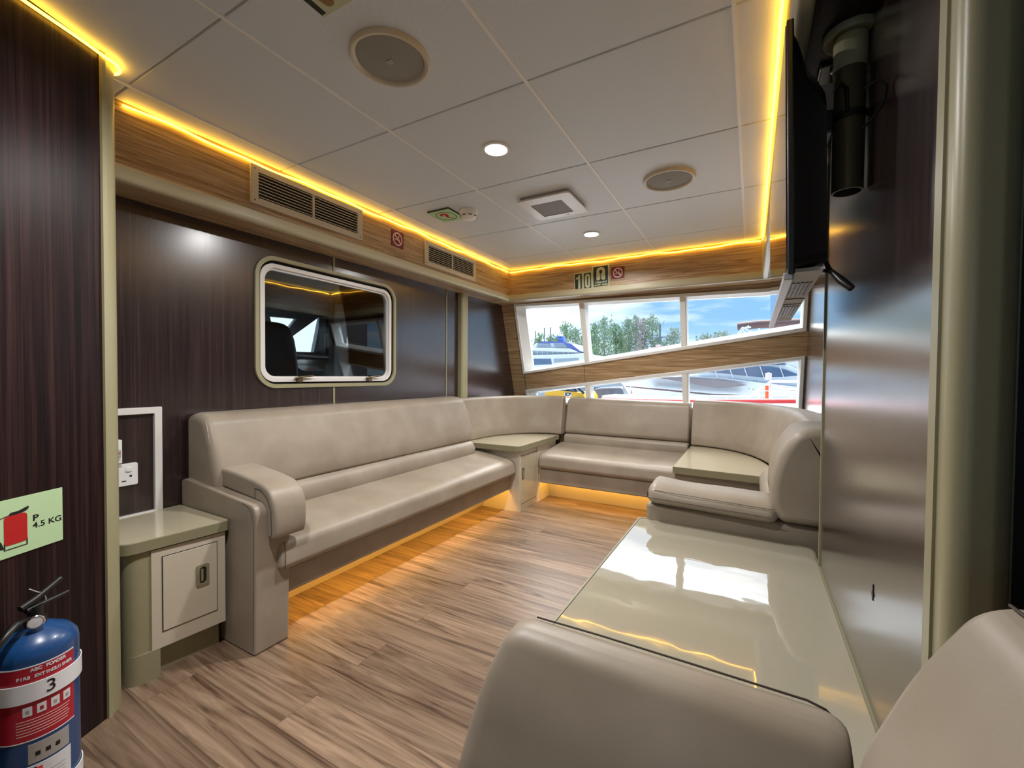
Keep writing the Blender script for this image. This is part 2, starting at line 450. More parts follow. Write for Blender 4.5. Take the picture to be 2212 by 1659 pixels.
def rpoly(pts, r, n=4):
    """round the corners of a closed polygon"""
    out = []; m = len(pts)
    for i in range(m):
        a, p, c = Vector(pts[i-1]), Vector(pts[i]), Vector(pts[(i+1) % m])
        rr = r[i] if isinstance(r, (list, tuple)) else r
        if rr <= 0: out.append(tuple(p)); continue
        d1 = (a-p); d2 = (c-p); l = min(rr, d1.length*.49, d2.length*.49)
        s, e_ = p+d1.normalized()*l, p+d2.normalized()*l
        for k in range(n+1):
            t = k/n; q = (1-t)**2*s+2*t*(1-t)*p+t*t*e_; out.append((q[0], q[1]))
    return out

# ---------------------------------------------------------------- dimensions
XL, XR = -2.12, 0.345           # side walls
ZC = 1.99                       # ceiling
XS, XSR, YS = -1.93, 0.06, 3.40  # soffit faces
ZS = 1.72                       # soffit underside
WK, WY0, WZ0 = .3131, 3.584, 1.73
def wy(z, off=0): return WY0+WK*(WZ0-z)+off
YB = -3.2                       # back of the cabin, behind the viewer

# ================================================================ the room
b = B().box(-4.2, 3.2, YB, 4.3, -.03, 0)
struct(b.obj('floor', M['floor']), 'wood look vinyl plank floor')
# ceiling tiles with grooves
gx = [-3.03, -2.43, -1.81, -1.24, -.648, -.055, .54, 1.14, 1.74, 2.34, 2.94]; gy = [YB]+[.635+.604*k for k in range(-6, 5)]+[3.44]
g = .004
b = B()
for i in range(len(gx)-1):
    for j in range(len(gy)-1):
        b.box(gx[i]+g, gx[i+1]-g, gy[j]+g, gy[j+1]-g, ZC, ZC+.012)
struct(b.obj('ceiling', M['ceil'], bevel=.002, seg=2), 'white perforated metal ceiling tiles')
b = B().box(-3.0, 3.0, YB, 3.6, ZC+.006, ZC+.04)
for x in gx[1:-1]: b.box(x-.0055, x+.0055, YB, 3.45, ZC-.002, ZC+.008)
struct(b.obj('trim_1', M['ceil_bar']), 'light bars in the joints of the ceiling tiles')

# left wall with the opening of the side window
win_o = rrect(1.245, 2.145, .995, 1.615, .085)
b = B().plate([(.2, -.03), (3.95, -.03), (3.95, 2.05), (.2, 2.05)], [win_o], lambda y, z: (XL, y, z), lambda y, z: (XL-.05, y, z))
struct(b.obj('wall_left', M['wenge']), 'dark wenge panelled wall on the left')
# joint strips and pilaster
for k, (y, z0) in enumerate(((1.678, .86), (2.73, .6))):
    b = B()
    if k == 0:
        b.box(XL, XL+.004, y-.006, y+.006, 1.635, 1.73); b.box(XL, XL+.004, y-.006, y+.006, .6, .975)
    else: b.box(XL, XL+.004, y-.005, y+.005, z0, 1.73)
    struct(b.obj('trim_%d' % (2+k), M['olive'], bevel=.001), 'thin cream joint strip on the dark left wall')
b = B().prism(rpoly([(XL, 2.885), (XL+.045, 2.885), (XL+.045, 2.975), (XL, 2.975)], [0, .04, .04, 0], 6), lambda x, y: (x, y, .55), lambda x, y: (x, y, 1.73))
b.box(XL, XL+.006, 2.98, 3.0, .55, 1.73)
struct(b.obj('trim_4', M['olive'], smooth=True), 'rounded cream pilaster on the dark left wall')

# left soffit: oak face, cream bullnose, oak underside
def soffit(name, mat, mat_u, P, a0, a1, wall, label, n):
    """P(d, z, a): d = distance from the face towards the wall"""
    fz = ZS+.048
    b = B(); b.rings([[P(0, ZC+.01, a), P(0, fz, a), P(.02, fz, a), P(.02, ZC+.01, a)] for a in (a0, a1)])
    struct(b.obj(name, mat), label)
    b = B(); b.rings([[P(.024, ZS, a), P(wall, ZS, a), P(wall, ZS+.02, a), P(.024, ZS+.02, a)] for a in (a0, a1)])
    struct(b.obj('trim_%d' % n, mat_u), 'underside panel of the soffit')
    prof = rpoly([(.0, fz), (-.007, fz-.003), (-.006, ZS-.003), (.024, ZS-.006), (.030, ZS+.002), (.03, fz)], [0, .003, .030, .005, 0, 0], 7)
    b = B(); b.rings([[P(d, z, a) for d, z in prof] for a in (a0, a1)])
    struct(b.obj('trim_%d' % (n+1), M['trim_soffit'], smooth=True), 'cream bullnose edge of the soffit')
soffit('wall_soffit_left', M['oak_y'], M['oak_y'], lambda d, z, a: (XS-d, a, z), .3, YS+.005, .20, 'oak laminate soffit along the left wall', 5)
soffit('wall_soffit_front', M['oak_x'], M['oak_x'], lambda d, z, a: (a, YS+d, z), XS-.2, XSR+.3, .26, 'oak laminate soffit above the front windows', 7)
soffit('wall_soffit_right', M['oak_y'], M['wenge_p'], lambda d, z, a: (XSR+d, a, z), -.6, YS+.005, .30, 'oak laminate soffit along the right wall', 9)
struct(B().box(XSR, XSR+.25, -.7, -.6, ZS, ZC).obj('trim_11', M['oak_x']), 'end of the right soffit')
# inside corner post of the right soffit
b = B().prism(rpoly([(XSR-.012, YS-.014), (XSR+.01, YS-.014), (XSR+.01, YS+.01), (XSR-.012, YS+.01)], .006, 3), lambda x, y: (x, y, ZS+.02), lambda x, y: (x, y, ZC-.01))
struct(b.obj('trim_12', M['trim_soffit'], smooth=True), 'cream corner strip between the soffits')

# front wall with raked windows
def fw(off): return lambda x, z: (x, wy(z, off), z)
def zt_up(x): return 1.707+(x+1.975)*(-.0165)
def zb_up(x): return 1.067+(x+1.975)*.1395
def zt_lo(x): return .886+(x+1.975)*.1325
X0, X1 = -1.972, .325
up = [(X0, zb_up(X0)), (X1, zb_up(X1)), (X1, zt_up(X1)), (X0, zt_up(X0))]
lo = [(X0, .775), (X1, .775), (X1, zt_lo(X1)), (X0, zt_lo(X0))]
b = B().plate([(XL-.03, -.03), (XR+.05, -.03), (XR+.05, 2.0), (XL-.03, 2.0)], [up, lo], fw(0), fw(.05))
struct(b.obj('wall_front', M['oak_x']), 'raked oak laminate wall around the front windows')
b = B()
for x, z0, z1 in ((-1.345, zt_lo(-1.345), zb_up(-1.345)), (-1.975, .85, 1.06)):
    b.prism([(x-.0025, z0), (x+.0025, z0), (x+.0025, z1), (x-.0025, z1)], fw(-.001), fw(.01))
struct(b.obj('trim_13', M['brass']), 'thin joints in the oak band between the windows')
def window(n, q, mull, label):
    w = bpy.data.objects.new('window_%d' % n, None); COL.objects.link(w); struct(w, label)
    def ins(d):
        (ax, az), (bx, bz), (cx, cz), (dx, dz) = q
        return [(ax+d, az+d), (bx-d, bz+d), (cx-d, cz-d), (dx+d, dz-d)]
    b = B().plate(ins(-.012), [ins(.014)], fw(-.013), fw(.006)); b.obj('frame_lip', M['white'], w, bevel=.005)
    def ins4(l, bt, r, tp):
        (ax, az), (bx, bz), (cx, cz), (dx, dz) = q
        return [(ax+l, az+bt), (bx-r, bz+bt), (cx-r, cz-tp), (dx+l, dz-tp)]
    lips = (ins4(.010, .012, .008, .008), ins4(.062, .050, .020, .022))
    rs_ = [[fw(-.008)(*p) for p in ins(-.002)], [fw(-.004)(*p) for p in lips[0]], [fw(.086)(*p) for p in lips[1]], [fw(.12)(*p) for p in lips[1]], [fw(.12)(*p) for p in ins(-.002)], [fw(-.008)(*p) for p in ins(-.002)]]
    B().rings(rs_, cap=False).obj('frame', M['white'], w)
    for x in mull:
        zb = q[0][1]+(q[1][1]-q[0][1])*(x-q[0][0])/(q[1][0]-q[0][0]); zt = q[3][1]+(q[2][1]-q[3][1])*(x-q[0][0])/(q[1][0]-q[0][0])
        b = B().prism([(x-.022, zb), (x+.026, zb), (x+.026, zt), (x-.022, zt)], fw(-.006), fw(.10))
        b.obj('mullion', M['white'], w, bevel=.004)
        b = B().prism([(x-.021, zb+.004), (x+.019, zb+.004), (x+.019, zt-.004), (x-.021, zt-.004)], fw(-.010), fw(-.006))
        b.obj('mullion_cover', M['ceil_bar'], w)
    b = B().prism(ins(.015), fw(.085), fw(.089)); b.obj('pane', M['pane'], w)
    return w
window(1, up, (-1.312, -.482), 'upper front window with two white mullions')
window(2, lo, (-1.330, -.482), 'lower front window under the sloping oak band')

# right wall (glossy laminate) and the bulkhead in front of it
struct(B().box(XR, XR+.03, .70, 4.2, -.03, ZS+.01).obj('wall_right', M['wenge_g']), 'dark glossy right wall')
BX = .185
struct(B().box(BX, BX+.050, .66, 1.530, 0, ZS+.004).obj('wall_bulkhead', M['wenge_g'], bevel=.001), 'dark glossy bulkhead panel')
struct(B().box(BX-.004, BX+.052, 1.530, 1.539, 0, ZS).obj('trim_14', M['olive']), 'cream edge strip on the far edge of the bulkhead')
b = B().box(BX-.004, BX+.001, .652, .674, 0, ZC)
b.prism(rpoly([(BX-.001, .656), (BX-.001, .618), (BX+.050, .618), (BX+.050, .656)], [0, .024, .024, 0], 8), lambda x, y: (x, y, 0), lambda x, y: (x, y, ZC))
b.box(BX+.050, BX+.057, .646, .674, 0, ZC)
struct(b.obj('trim_15', M['olive_d'], smooth=True), 'rounded olive cream column capping the bulkhead')
struct(B().box(BX+.057, 1.6, .66, .70, 0, ZC).obj('wall_side_cabin', M['dark']), 'dark wall right of the bulkhead column')
struct(B().box(1.6, 1.64, YB, .70, 0, ZC+.02).obj('wall_right_aft', M['wenge_p']), 'dark wall beside the viewer')

# left partition (oblique)
PB = Vector((-1.691, .536, 0)); PD = Vector((.41, -.91, 0)).normalized(); PN = Vector((.91, .41, 0)).normalized()
def pp(s, n, z): return PB+PD*s+PN*n+Vector((0, 0, z))
b = B().rings([[pp(s, n, z) for s, n in ((.004, 0), (1.2, 0), (1.2, -.075), (.004, -.075))] for z in (0, ZC)])
struct(b.obj('wall_partition', M['wenge_p']), 'dark wenge partition at the left edge')
cap = [(0.012, .004), (-.004, .004)]+[(-.004-.052*math.sin(t), -.036+.036*math.cos(t)) for t in [PI*k/14 for k in range(15)]]+[(-.004, -.078), (.012, -.078)]
b = B().rings([[pp(s, n, z) for s, n in cap] for z in (0, ZC)])
b.rings([[pp(s, n, z) for s, n in ((.012, .004), (.012, .008), (-.0, .008), (-.0, .004))] for z in (0, ZC)])
struct(b.obj('trim_16', M['olive'], smooth=True), 'rounded olive cream post on the end of the partition')
e0 = pp(1.2, 0, 0)
# aft cabin behind the viewer: side walls with window openings, open doorway
b = B().plate([(YB, 0), (e0.y, 0), (e0.y, ZC+.02), (YB, ZC+.02)], [[(YB+1.0, 1.1), (e0.y-1.6, 1.1), (e0.y-1.6, 1.5), (YB+1.0, 1.5)]], lambda y, z: (e0.x-.1, y, z), lambda y, z: (e0.x-.06, y, z))
struct(b.obj('wall_left_aft', M['wenge_p']), 'dark wall with a long window behind the viewer')
b = B().plate([(-4, 0), (3, 0), (3, ZC+.02), (-4, ZC+.02)], [[(-.6, .02), (.4, .02), (.4, 1.85), (-.6, 1.85)]], lambda x, z: (x, YB, z), lambda x, z: (x, YB-.04, z))
struct(b.obj('wall_back', M['wenge_p']), 'aft wall with open doors behind the viewer')

# ================================================================ lamps
t0 = None
for k, (x, y) in enumerate(((-.945, 1.545), (-.945, 2.765), (-.945, .46))):  # last one is an added, unseen lamp that lights the side cabinet and extinguisher
    lab = ('round white ceiling downlight nearest the viewer, beside the tile joint', 'round white ceiling downlight farther away, towards the front windows', 'round white ceiling downlight, added unseen just above the top edge of the view')[k]
    t = thing('downlight', (x, y, ZC), lab, 'ceiling light', 'ceiling downlights')
    T = Matrix.Translation((x, y, ZC))
    B().lathe([(.049, .002), (.058, -.001), (.057, -.006), (.047, -.007), (.044, -.003), (.044, .004)], T).obj('trim_ring', M['white'], t, smooth=True)
    B().lathe([(.0, -.004), (.045, -.004), (.045, 0), (.0, 0)], T).obj('lamp_face', M['lampface'], t)
    ld = bpy.data.lights.new('lamp', 'AREA'); ld.shape = 'DISK'; ld.size = .085; ld.energy = DOWNLIGHT_W; ld.color = (1, .985, .97); ld.spread = math.radians(160)
    lo_ = bpy.data.objects.new('lamp', ld); COL.objects.link(lo_); lo_.location = (x, y, ZC-.010); lo_.parent = t; lo_.matrix_parent_inverse = t.matrix_world.inverted()

# LED strips
def wob(a, k): return .004*math.sin(a*9+k)+.003*math.sin(a*23+2*k)
def strip(name, pts, label, mat='led', r=.0042):
    return tag(B().tube(pts, r, 8).obj(name, M[mat], smooth=True), label, 'light strip', None)
pts = []
ys = [.66+(3.37-.66)*k/60 for k in range(61)]
strip('led_strip', [(XS+.008, y, ZC-.016+wob(y, 1)) for y in ys], 'glowing amber light strip along the top of the left soffit')
xs = [XS+.012+(XSR-.02-XS-.012)*k/50 for k in range(51)]
strip('led_strip', [(x, YS-.010, ZC-.016+wob(x, 2)) for x in xs], 'glowing amber light strip above the front windows')
ys = [-.3+(3.37+.3)*k/70 for k in range(71)]
strip('led_strip', [(XSR-.010, y, ZC-.016+wob(y, 4)) for y in ys], 'glowing amber light strip along the top of the right soffit, beside the screen')
led = [pp(s, .010, ZC-.014+wob(s, 3)*.6) for s in [1.1-1.09*k/30 for k in range(31)]]
led += [pp(-.010-.056*math.sin(t), -.032+.046*math.cos(t), ZC-.014) for t in [PI*k/12 for k in range(1, 9)]]
strip('led_strip', led, 'glowing amber light strip bending round the top of the left partition post')
tag(B().tube([(-1.655, y, .215) for y in (1.07, 2.0, 2.86)], .006, 8).obj('led_strip', M['led_low']), 'amber light strip hidden under the long left sofa', 'light strip')
tag(B().tube([(x, 3.265, .205) for x in (-1.50, -1.0, -.46)], .006, 8).obj('led_strip', M['led_low']), 'amber light strip hidden under the sofa below the front windows', 'light strip')

# ================================================================ ceiling fittings
def speaker(x, y, label, r=.115):
    t = thing('ceiling_speaker', (x, y, ZC), label, 'speaker', 'round ceiling speakers'); T = Matrix.Translation((x, y, ZC))
    B().lathe([(r*.83, .0), (r*.85, -.006), (r*.90, -.014), (r*.97, -.014), (r, -.008), (r, .0)], T, 64).obj('rim', M['cream'], t, smooth=True, angle=60)
    B().lathe([(.0, -.012), (r*.5, -.011), (r*.84, -.006), (r*.84, 0), (.0, 0)], T, 64).obj('grille', M['speaker'], t, smooth=True)
    B().box(x-.011, x+.011, y-.008, y+.008, ZC-.0145, ZC-.010).obj('badge', M['grey_pl'], t, bevel=.001)
    return t
speaker(-.955, .955, 'large round cream ceiling speaker nearest the viewer')
speaker(-.36, 2.165, 'round cream ceiling speaker farther away, near the right soffit', .118)

t = thing('exhaust_grille', (-.965, 2.17, ZC), 'square white ceiling grille with grey mesh centre, between the two downlights', 'vent')
b = B().plate(rrect(-1.115, -.815, 2.03, 2.33, .02), [rrect(-1.065, -.885, 2.10, 2.285, .004)], lambda x, y: (x, y, ZC-.024), lambda x, y: (x, y, ZC-.016)); b.obj('cover', M['white_alu'], t, bevel=.003)
b = B().prism(rrect(-1.10, -.83, 2.045, 2.315, .01), lambda x, y: (x, y, ZC-.016), lambda x, y: (x, y, ZC)); b.obj('housing', M['grey_pl'], t)
b = B()
for k in range(30):
    y = 2.103+k*.0062; b.box(-1.065, -.885, y, y+.003, ZC-.021, ZC-.018)
b.obj('mesh_panel', M['grey_pl'], t)
B().box(-.935, -.92, 2.305, 2.31, ZC-.026, ZC-.023).obj('clip', M['steel'], t)

t = thing('smoke_detector', (-1.435, 2.05, ZC), 'white round smoke detector on the ceiling next to the green square sign', 'smoke detector')
T = Matrix.Translation((-1.435, 2.05, ZC))
B().lathe([(.0, 0), (.052, 0), (.053, -.012), (.050, -.022), (.0, -.022)], T, 40).obj('base', M['white'], t, smooth=True)
B().lathe([(.048, -.022), (.047, -.034), (.036, -.046), (.0, -.049)], T, 40).obj('cover', M['white'], t, smooth=True)
for k in range(8):
    a = 2*PI*k/8; T2 = T @ Matrix.Rotation(a, 4, 'Z')
    B().box(.040, .0475, -.010, .010, -.037, -.033, T2).obj('slot', M['black'], t)

def poly_on(T, pts, mat, parent, name, z0=0, z1=.0012, holes=()):
    return B().plate(pts, holes, lambda x, y: T @ Vector((x, y, z0)), lambda x, y: T @ Vector((x, y, z1))).obj(name, mat, parent)
def ring_on(T, cx, cy, r0, r1, mat, parent, name='ring', z0=0, z1=.0015, n=40):
    return poly_on(T, circ(r1, n, cx, cy), mat, parent, name, z0, z1, [circ(r0, n, cx, cy)])
# square call-point sign on the ceiling (seen from below)
t = thing('ceiling_sign', (-1.58, 2.03, ZC), 'pale green ceiling sign with a red hook in a circle by the smoke detector', 'sign')
T = frame((-1.582, 2.032, ZC-.010), (1, 0, 0), (0, -1, 0))
poly_on(T, [(-.078, -.082), (.078, -.082), (.078, .082), (-.078, .082)], M['lum'], t, 'panel', 0, .002)
B().box(-1.658, -1.506, 1.952, 2.112, ZC-.010, ZC).obj('backing', M['signgreen'], t)
ring_on(T, 0, 0, .058, .0615, M['signgreen'], t, 'circle', .002, .003)
poly_on(T, smoothpoly([(-.03, .022), (-.012, .040), (.018, .034), (.022, .008), (.008, -.016), (.022, -.050), (-.006, -.022), (-.004, .004), (.004, .018), (-.010, .020), (-.022, .006)], 4), M['redink'], t, 'symbol', .002, .003)
# hatch sign near the big speaker (only its corner is in view)
t = thing('ceiling_sign', (-.90, .68, ZC), 'yellowish ceiling sign with a black bar and brown hand, cut by the top edge', 'sign')
T = frame((-.92, .68, ZC-.004), (1, 0, 0), (0, -1, 0))
B().box(-1.000, -.80, .56, .762, ZC-.004, ZC).obj('panel', M['lum_c'], t)
poly_on(T, [(-.078, -.075), (-.062, -.075), (-.062, .1), (-.078, .1)], M['ink'], t, 'bar', 0, .001)
poly_on(T, smoothpoly([(-.045, .08), (-.045, -.04), (-.035, -.066), (-.015, -.062), (-.008, -.03), (.0, .0), (-.005, .08)], 3), plain('brown_ink', (.30, .17, .05), .6), t, 'hand_symbol', 0, .001)

# ================================================================ soffit fittings
def vent(y0, y1, z0, z1, label):
    t = thing('air_vent', (XS, (y0+y1)/2, (z0+z1)/2), label, 'air vent', 'air vents in the left soffit')
    x = XS; ym = (y0+y1)/2
    hs = [[(y0+.035, z0+.03), (ym-.006, z0+.03), (ym-.006, z1-.028), (y0+.035, z1-.028)], [(ym+.006, z0+.03), (y1-.035, z0+.03), (y1-.035, z1-.028), (ym+.006, z1-.028)]]
    B().plate([(y0, z0), (y1, z0), (y1, z1), (y0, z1)], hs, lambda y, z: (x, y, z), lambda y, z: (x+.010, y, z)).obj('frame', M['cream'], t, bevel=.002, seg=2)
    B().box(x-.0, x+.0012, y0+.03, y1-.03, z0+.025, z1-.025).obj('duct', M['black'], t)
    n = 8
    for h in hs:
        b = B()
        for k in range(n):
            z = z0+.03+(z1-z0-.058)*(k+.5)/n
            b.box(x+.004, x+.009, h[0][0], h[1][0], z-.0012, z+.0012)
        b.obj('louvre', M['cream'], t)
        b = B(); m_ = 22
        for k in range(m_):
            y = h[0][0]+(h[1][0]-h[0][0])*(k+.5)/m_
            b.box(x+.0012, x+.004, y-.001, y+.001, h[0][1], h[2][1])
        b.obj('fin', M['black'], t)
    for yy in (y0+.018, y1-.018):
        for zz in (z0+.016, z1-.016):
            B().lathe([(.0, .0), (.004, 0), (.003, .0015), (0, .002)], frame((x+.010, yy, zz), (0, 1, 0), (0, 0, 1)), 12).obj('screw', M['bronze'], t)
vent(1.095, 1.713, 1.795, 1.965, 'long slatted air vent nearest the viewer on the left soffit, above the side window')
vent(2.243, 2.848, 1.785, 1.950, 'slatted air vent farther along the left soffit, right of the no smoking sign')

def no_smoking(T, w, h, label, name='no_smoking_sign'):
    t = thing(name, T.translation, label, 'sign')
    poly_on(T, [(-w/2, -h/2), (w/2, -h/2), (w/2, h/2), (-w/2, h/2)], M['red_dk'], t, 'panel', 0, .003)
    r = min(w, h)*.41
    ring_on(T, 0, 0, r*.80, r, M['pink'], t, 'ring', .003, .004)
    c, s = math.cos(math.radians(-42)), math.sin(math.radians(-42))
    def rt(p): return (p[0]*c-p[1]*s, p[0]*s+p[1]*c)
    poly_on(T, [rt(p) for p in ((-r*.85, -r*.1), (r*.85, -r*.1), (r*.85, r*.1), (-r*.85, r*.1))], M['pink'], t, 'slash', .003, .0045)
    poly_on(T, [(-r*.6, -r*.18), (r*.5, -r*.18), (r*.5, -r*.02), (-r*.6, -r*.02)], M['pink'], t, 'cigarette', .003, .004)
    poly_on(T, smoothpoly([(r*.25, r*.1), (r*.10, r*.35), (r*.22, r*.6), (r*.45, r*.5), (r*.62, r*.25), (r*.5, r*.42), (r*.28, r*.46), (r*.2, r*.36), (r*.32, r*.12)], 3), M['pink'], t, 'smoke', .003, .004)
no_smoking(frame((XS, 1.992, 1.882), (0, 1, 0), (0, 0, 1)), .104, .10, 'maroon square no smoking sign between the two air vents on the left soffit')
no_smoking(frame((-.940, YS, 1.866), (1, 0, 0), (0, 0, 1)), .105, .095, 'maroon square no smoking sign right of the lifejacket sign')
def fsign(cx, cz, rot=0): return frame((cx, YS, cz), (math.cos(rot), 0, math.sin(rot)), (-math.sin(rot), 0, math.cos(rot)))
for ch, cx, lab in (('1', -1.268, 'dark number plate reading 1, left of the 0 plate'), ('0', -1.188, 'dark number plate reading 0, between the 1 plate and the lifejacket sign')):
    t = thing('number_sign', (cx, YS, 1.825), lab, 'sign', 'number plates above the front windows'); T = fsign(cx, 1.825, .035)
    poly_on(T, rrect(-.0385, .0385, -.075, .075, .003), M['lum_c'], t, 'panel', 0, .002)
    poly_on(T, rrect(-.031, .029, -.066, .066, .002), M['signgreen'], t, 'field', .002, .003)
    if ch == '1': poly_on(T, [(-.002, -.056), (.016, -.056), (.016, .056), (.004, .056), (-.004, .042), (-.021, .034), (-.021, .020), (-.002, .024)], M['lum_c'], t, 'numeral', .003, .004)
    else: poly_on(T, rrect(-.022, .021, -.056, .057, .0205, 8), M['lum_c'], t, 'numeral', .003, .004, [rrect(-.0055, .0045, -.038, .039, .0049, 5)])
t = thing('lifejacket_sign', (-1.078, YS, 1.852), 'dark green sign with a lifejacket symbol reading Lifejacket under seats', 'sign'); T = fsign(-1.078, 1.852, .03)
poly_on(T, rrect(-.070, .070, -.090, .090, .003), M['lum_c'], t, 'panel', 0, .002)
poly_on(T, rrect(-.062, .060, -.081, .081, .002), M['signgreen'], t, 'field', .002, .003)
jac = [(-.036, -.022), (-.034, -.030), (-.012, -.030), (-.004, -.018), (-.003, .020), (-.012, .030), (-.014, .042), (0, .054), (.014, .042), (.012, .030), (.003, .020), (.004, -.018), (.012, -.030), (.034, -.030), (.036, -.022), (.036, .045), (.026, .066), (0, .074), (-.026, .066), (-.036, .045)]
poly_on(T, jac, M['lum_c'], t, 'jacket_symbol', .003, .004)
text('Lifejacket', .026, T @ Matrix.Translation((0, -.046, .003)), M['lum_c'], t, bold=.0006)
text('under seats', .024, T @ Matrix.Translation((0, -.067, .003)), M['lum_c'], t, bold=.0006)

# ================================================================ side window into the wheelhouse
w = bpy.data.objects.new('window_3', None); COL.objects.link(w); struct(w, 'rounded side window with white frame and olive trim')
fy = lambda off: (lambda y, z: (XL+off, y, z))
B().plate(rrect(1.222, 2.168, .972, 1.638, .105, 10), [rrect(1.242, 2.148, .992, 1.618, .088, 10)], fy(.012), fy(-.002)).obj('trim_ring', M['olive'], w, bevel=.004)
B().plate(rrect(1.240, 2.150, .990, 1.620, .088, 10), [rrect(1.262, 2.128, 1.012, 1.598, .072, 10)], fy(-.006), fy(-.030)).obj('rubber_seal', M['rubber'], w)
B().plate(rrect(1.250, 2.132, 1.003, 1.602, .076, 10), [rrect(1.272, 2.112, 1.022, 1.582, .060, 10)], fy(.004), fy(-.030)).obj('sash', M['white_alu'], w, bevel=.004)
B().plate(rrect(1.272, 2.112, 1.022, 1.582, .060, 10), [rrect(1.282, 2.102, 1.032, 1.572, .052, 10)], fy(-.010), fy(-.030)).obj('inner_sash', M['white_alu'], w, bevel=.002)
B().prism(rrect(1.276, 2.108, 1.026, 1.578, .056, 8), fy(-.018), fy(-.022)).obj('pane', M['pane2'], w)
for yy in (1.455, 1.935):
    h = B().box(XL-.004, XL+.020, yy-.016, yy+.016, 1.000, 1.024)
    h = h.obj('handle', M['bronze'], w, bevel=.004)
    B().tube([(XL+.016, yy-.03, 1.022), (XL+.020, yy, 1.028), (XL+.024, yy+.075, 1.036)], [.006, .006, .004], 8).obj('lever', M['bronze'], h, smooth=True)

# wheelhouse behind it
WX = -3.75
def whx(off): return lambda y, z: (WX+off, y, z)
holes = [[(2.32, 1.245), (2.74, 1.255), (2.82, 1.62)], [(3.06, 1.36), (3.52, 1.30), (3.44, 1.66), (3.02, 1.60)],
         [(3.62, 1.25), (3.95, 1.22), (3.95, 1.70), (3.58, 1.68)], [(3.12, .90), (3.50, .88), (3.50, 1.10), (3.06, 1.16)], [(2.36, 1.32), (2.56, 1.56), (2.30, 1.55)]]
struct(B().plate([(.3, 0), (4.4, 0), (4.4, 2.05), (.3, 2.05)], holes, whx(0), whx(-.05)).obj('wall_wheelhouse_side', M['grey_pl']), 'far wall of the wheelhouse with odd shaped windows')
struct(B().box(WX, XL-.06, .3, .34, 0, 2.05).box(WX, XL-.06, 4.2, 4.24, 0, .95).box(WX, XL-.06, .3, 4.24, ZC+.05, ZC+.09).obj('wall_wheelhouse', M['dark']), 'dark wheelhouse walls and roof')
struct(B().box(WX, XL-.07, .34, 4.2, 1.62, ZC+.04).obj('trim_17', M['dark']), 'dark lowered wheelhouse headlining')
t = thing('wheelhouse_pillar', (-3.0, 2.43, 0), 'pale grey pillar with a round lock, seen through the side window', 'pillar')
B().box(-3.05, -2.97, 2.36, 2.49, 0, 1.99).obj('body', M['white'], t, bevel=.01)
B().lathe([(.0, 0), (.018, 0), (.016, .006), (0, .007)], frame((-2.97, 2.43, 1.47), (0, 1, 0), (0, 0, 1)), 24).obj('lock', M['steel'], t, smooth=True)
t = thing('exit_sign', (-3.6, 2.83, 1.25), 'small dark green framed sign behind the side window glass', 'sign')
T = frame((-3.6, 2.83, 1.33), (0, 1, 0), (0, 0, 1))
poly_on(T, rrect(-.085, .085, -.10, .10, .005), M['lum_c'], t, 'panel', 0, .004); poly_on(T, rrect(-.074, .074, -.089, .089, .004), M['signgreen'], t, 'field', .004, .005)
B().box(-3.70, -3.60, 2.76, 2.92, 0, 1.9).obj('post', M['dark'], t)
poly_on(T, smoothpoly([(0, -.05), (-.03, .0), (-.015, .04), (.02, .03), (.03, -.01)], 3), M['lum_c'], t, 'symbol', .005, .006)
t = thing('helm_seat', (-2.9, 1.75, 0), 'dark high-backed helm seat, seen through the side window', 'seat')
softprism(B(), smoothpoly([(-.17, .55), (-.19, 1.0), (-.14, 1.34), (0, 1.40), (.14, 1.34), (.19, 1.0), (.17, .55)], 4), lambda p, q, a: (a, 1.78+p, q), -2.98, -2.84, .04).obj('backrest', M['black'], t, smooth=True)
B().box(-3.0, -2.6, 1.6, 1.96, .45, .57).obj('cushion', M['black'], t, bevel=.03)
B().tube([(-2.85, 1.78, 0), (-2.85, 1.78, .46)], .05, 12).obj('pedestal', M['steel'], t)
t = thing('control_console', (-3.3, 2.4, 0), 'dark control console with small screens, seen through the side window', 'console')
B().rings([[(-3.5, y, 0), (-3.05, y, 0), (-3.05, y, .98), (-3.15, y, 1.06), (-3.5, y, 1.19)] for y in (1.9, 3.05)]).obj('cabinet', M['black'], t, bevel=.01)
B().box(-3.53, -3.48, 1.85, 2.75, 1.19, 1.21).obj('dash_edge', M['white'], t, bevel=.004)
T = frame((-3.14, 2.30, 1.062), (0, 1, 0), (-.93, 0, .36))
poly_on(T, rrect(-.10, .10, .01, .13, .005), M['gel_g'], t, 'screen', 0, .004)
poly_on(T, [(-.07, .03), (.03, .03), (0, .09)], M['hullred'], t, 'chart', .004, .005)
t = thing('notice_board', (-2.75, 2.5, 1.3), 'grey notice board with faint lettering, seen through the side window', 'notice board')
B().box(-3.42, -3.40, 2.86, 3.46, 1.40, 1.62).obj('board', M['grey_pl'], t)
for k in range(4): B().box(-3.40, -3.398, 3.0, 3.30-.03*k, 1.59-.035*k, 1.595-.035*k).obj('line', M['ink'], t)
t = thing('wheelhouse_shelf', (-3.4, 3.2, 1.1), 'dark red brown shelf between the wheelhouse windows', 'shelf')
B().rings([[(x, 2.78, 1.16), (x, 3.6, 1.10), (x, 3.6, 1.27), (x, 3.2, 1.27), (x, 2.8, 1.29)] for x in (-3.72, -3.45)]).obj('board', plain('dark_red_wood', (.06, .012, .014), .3), t)

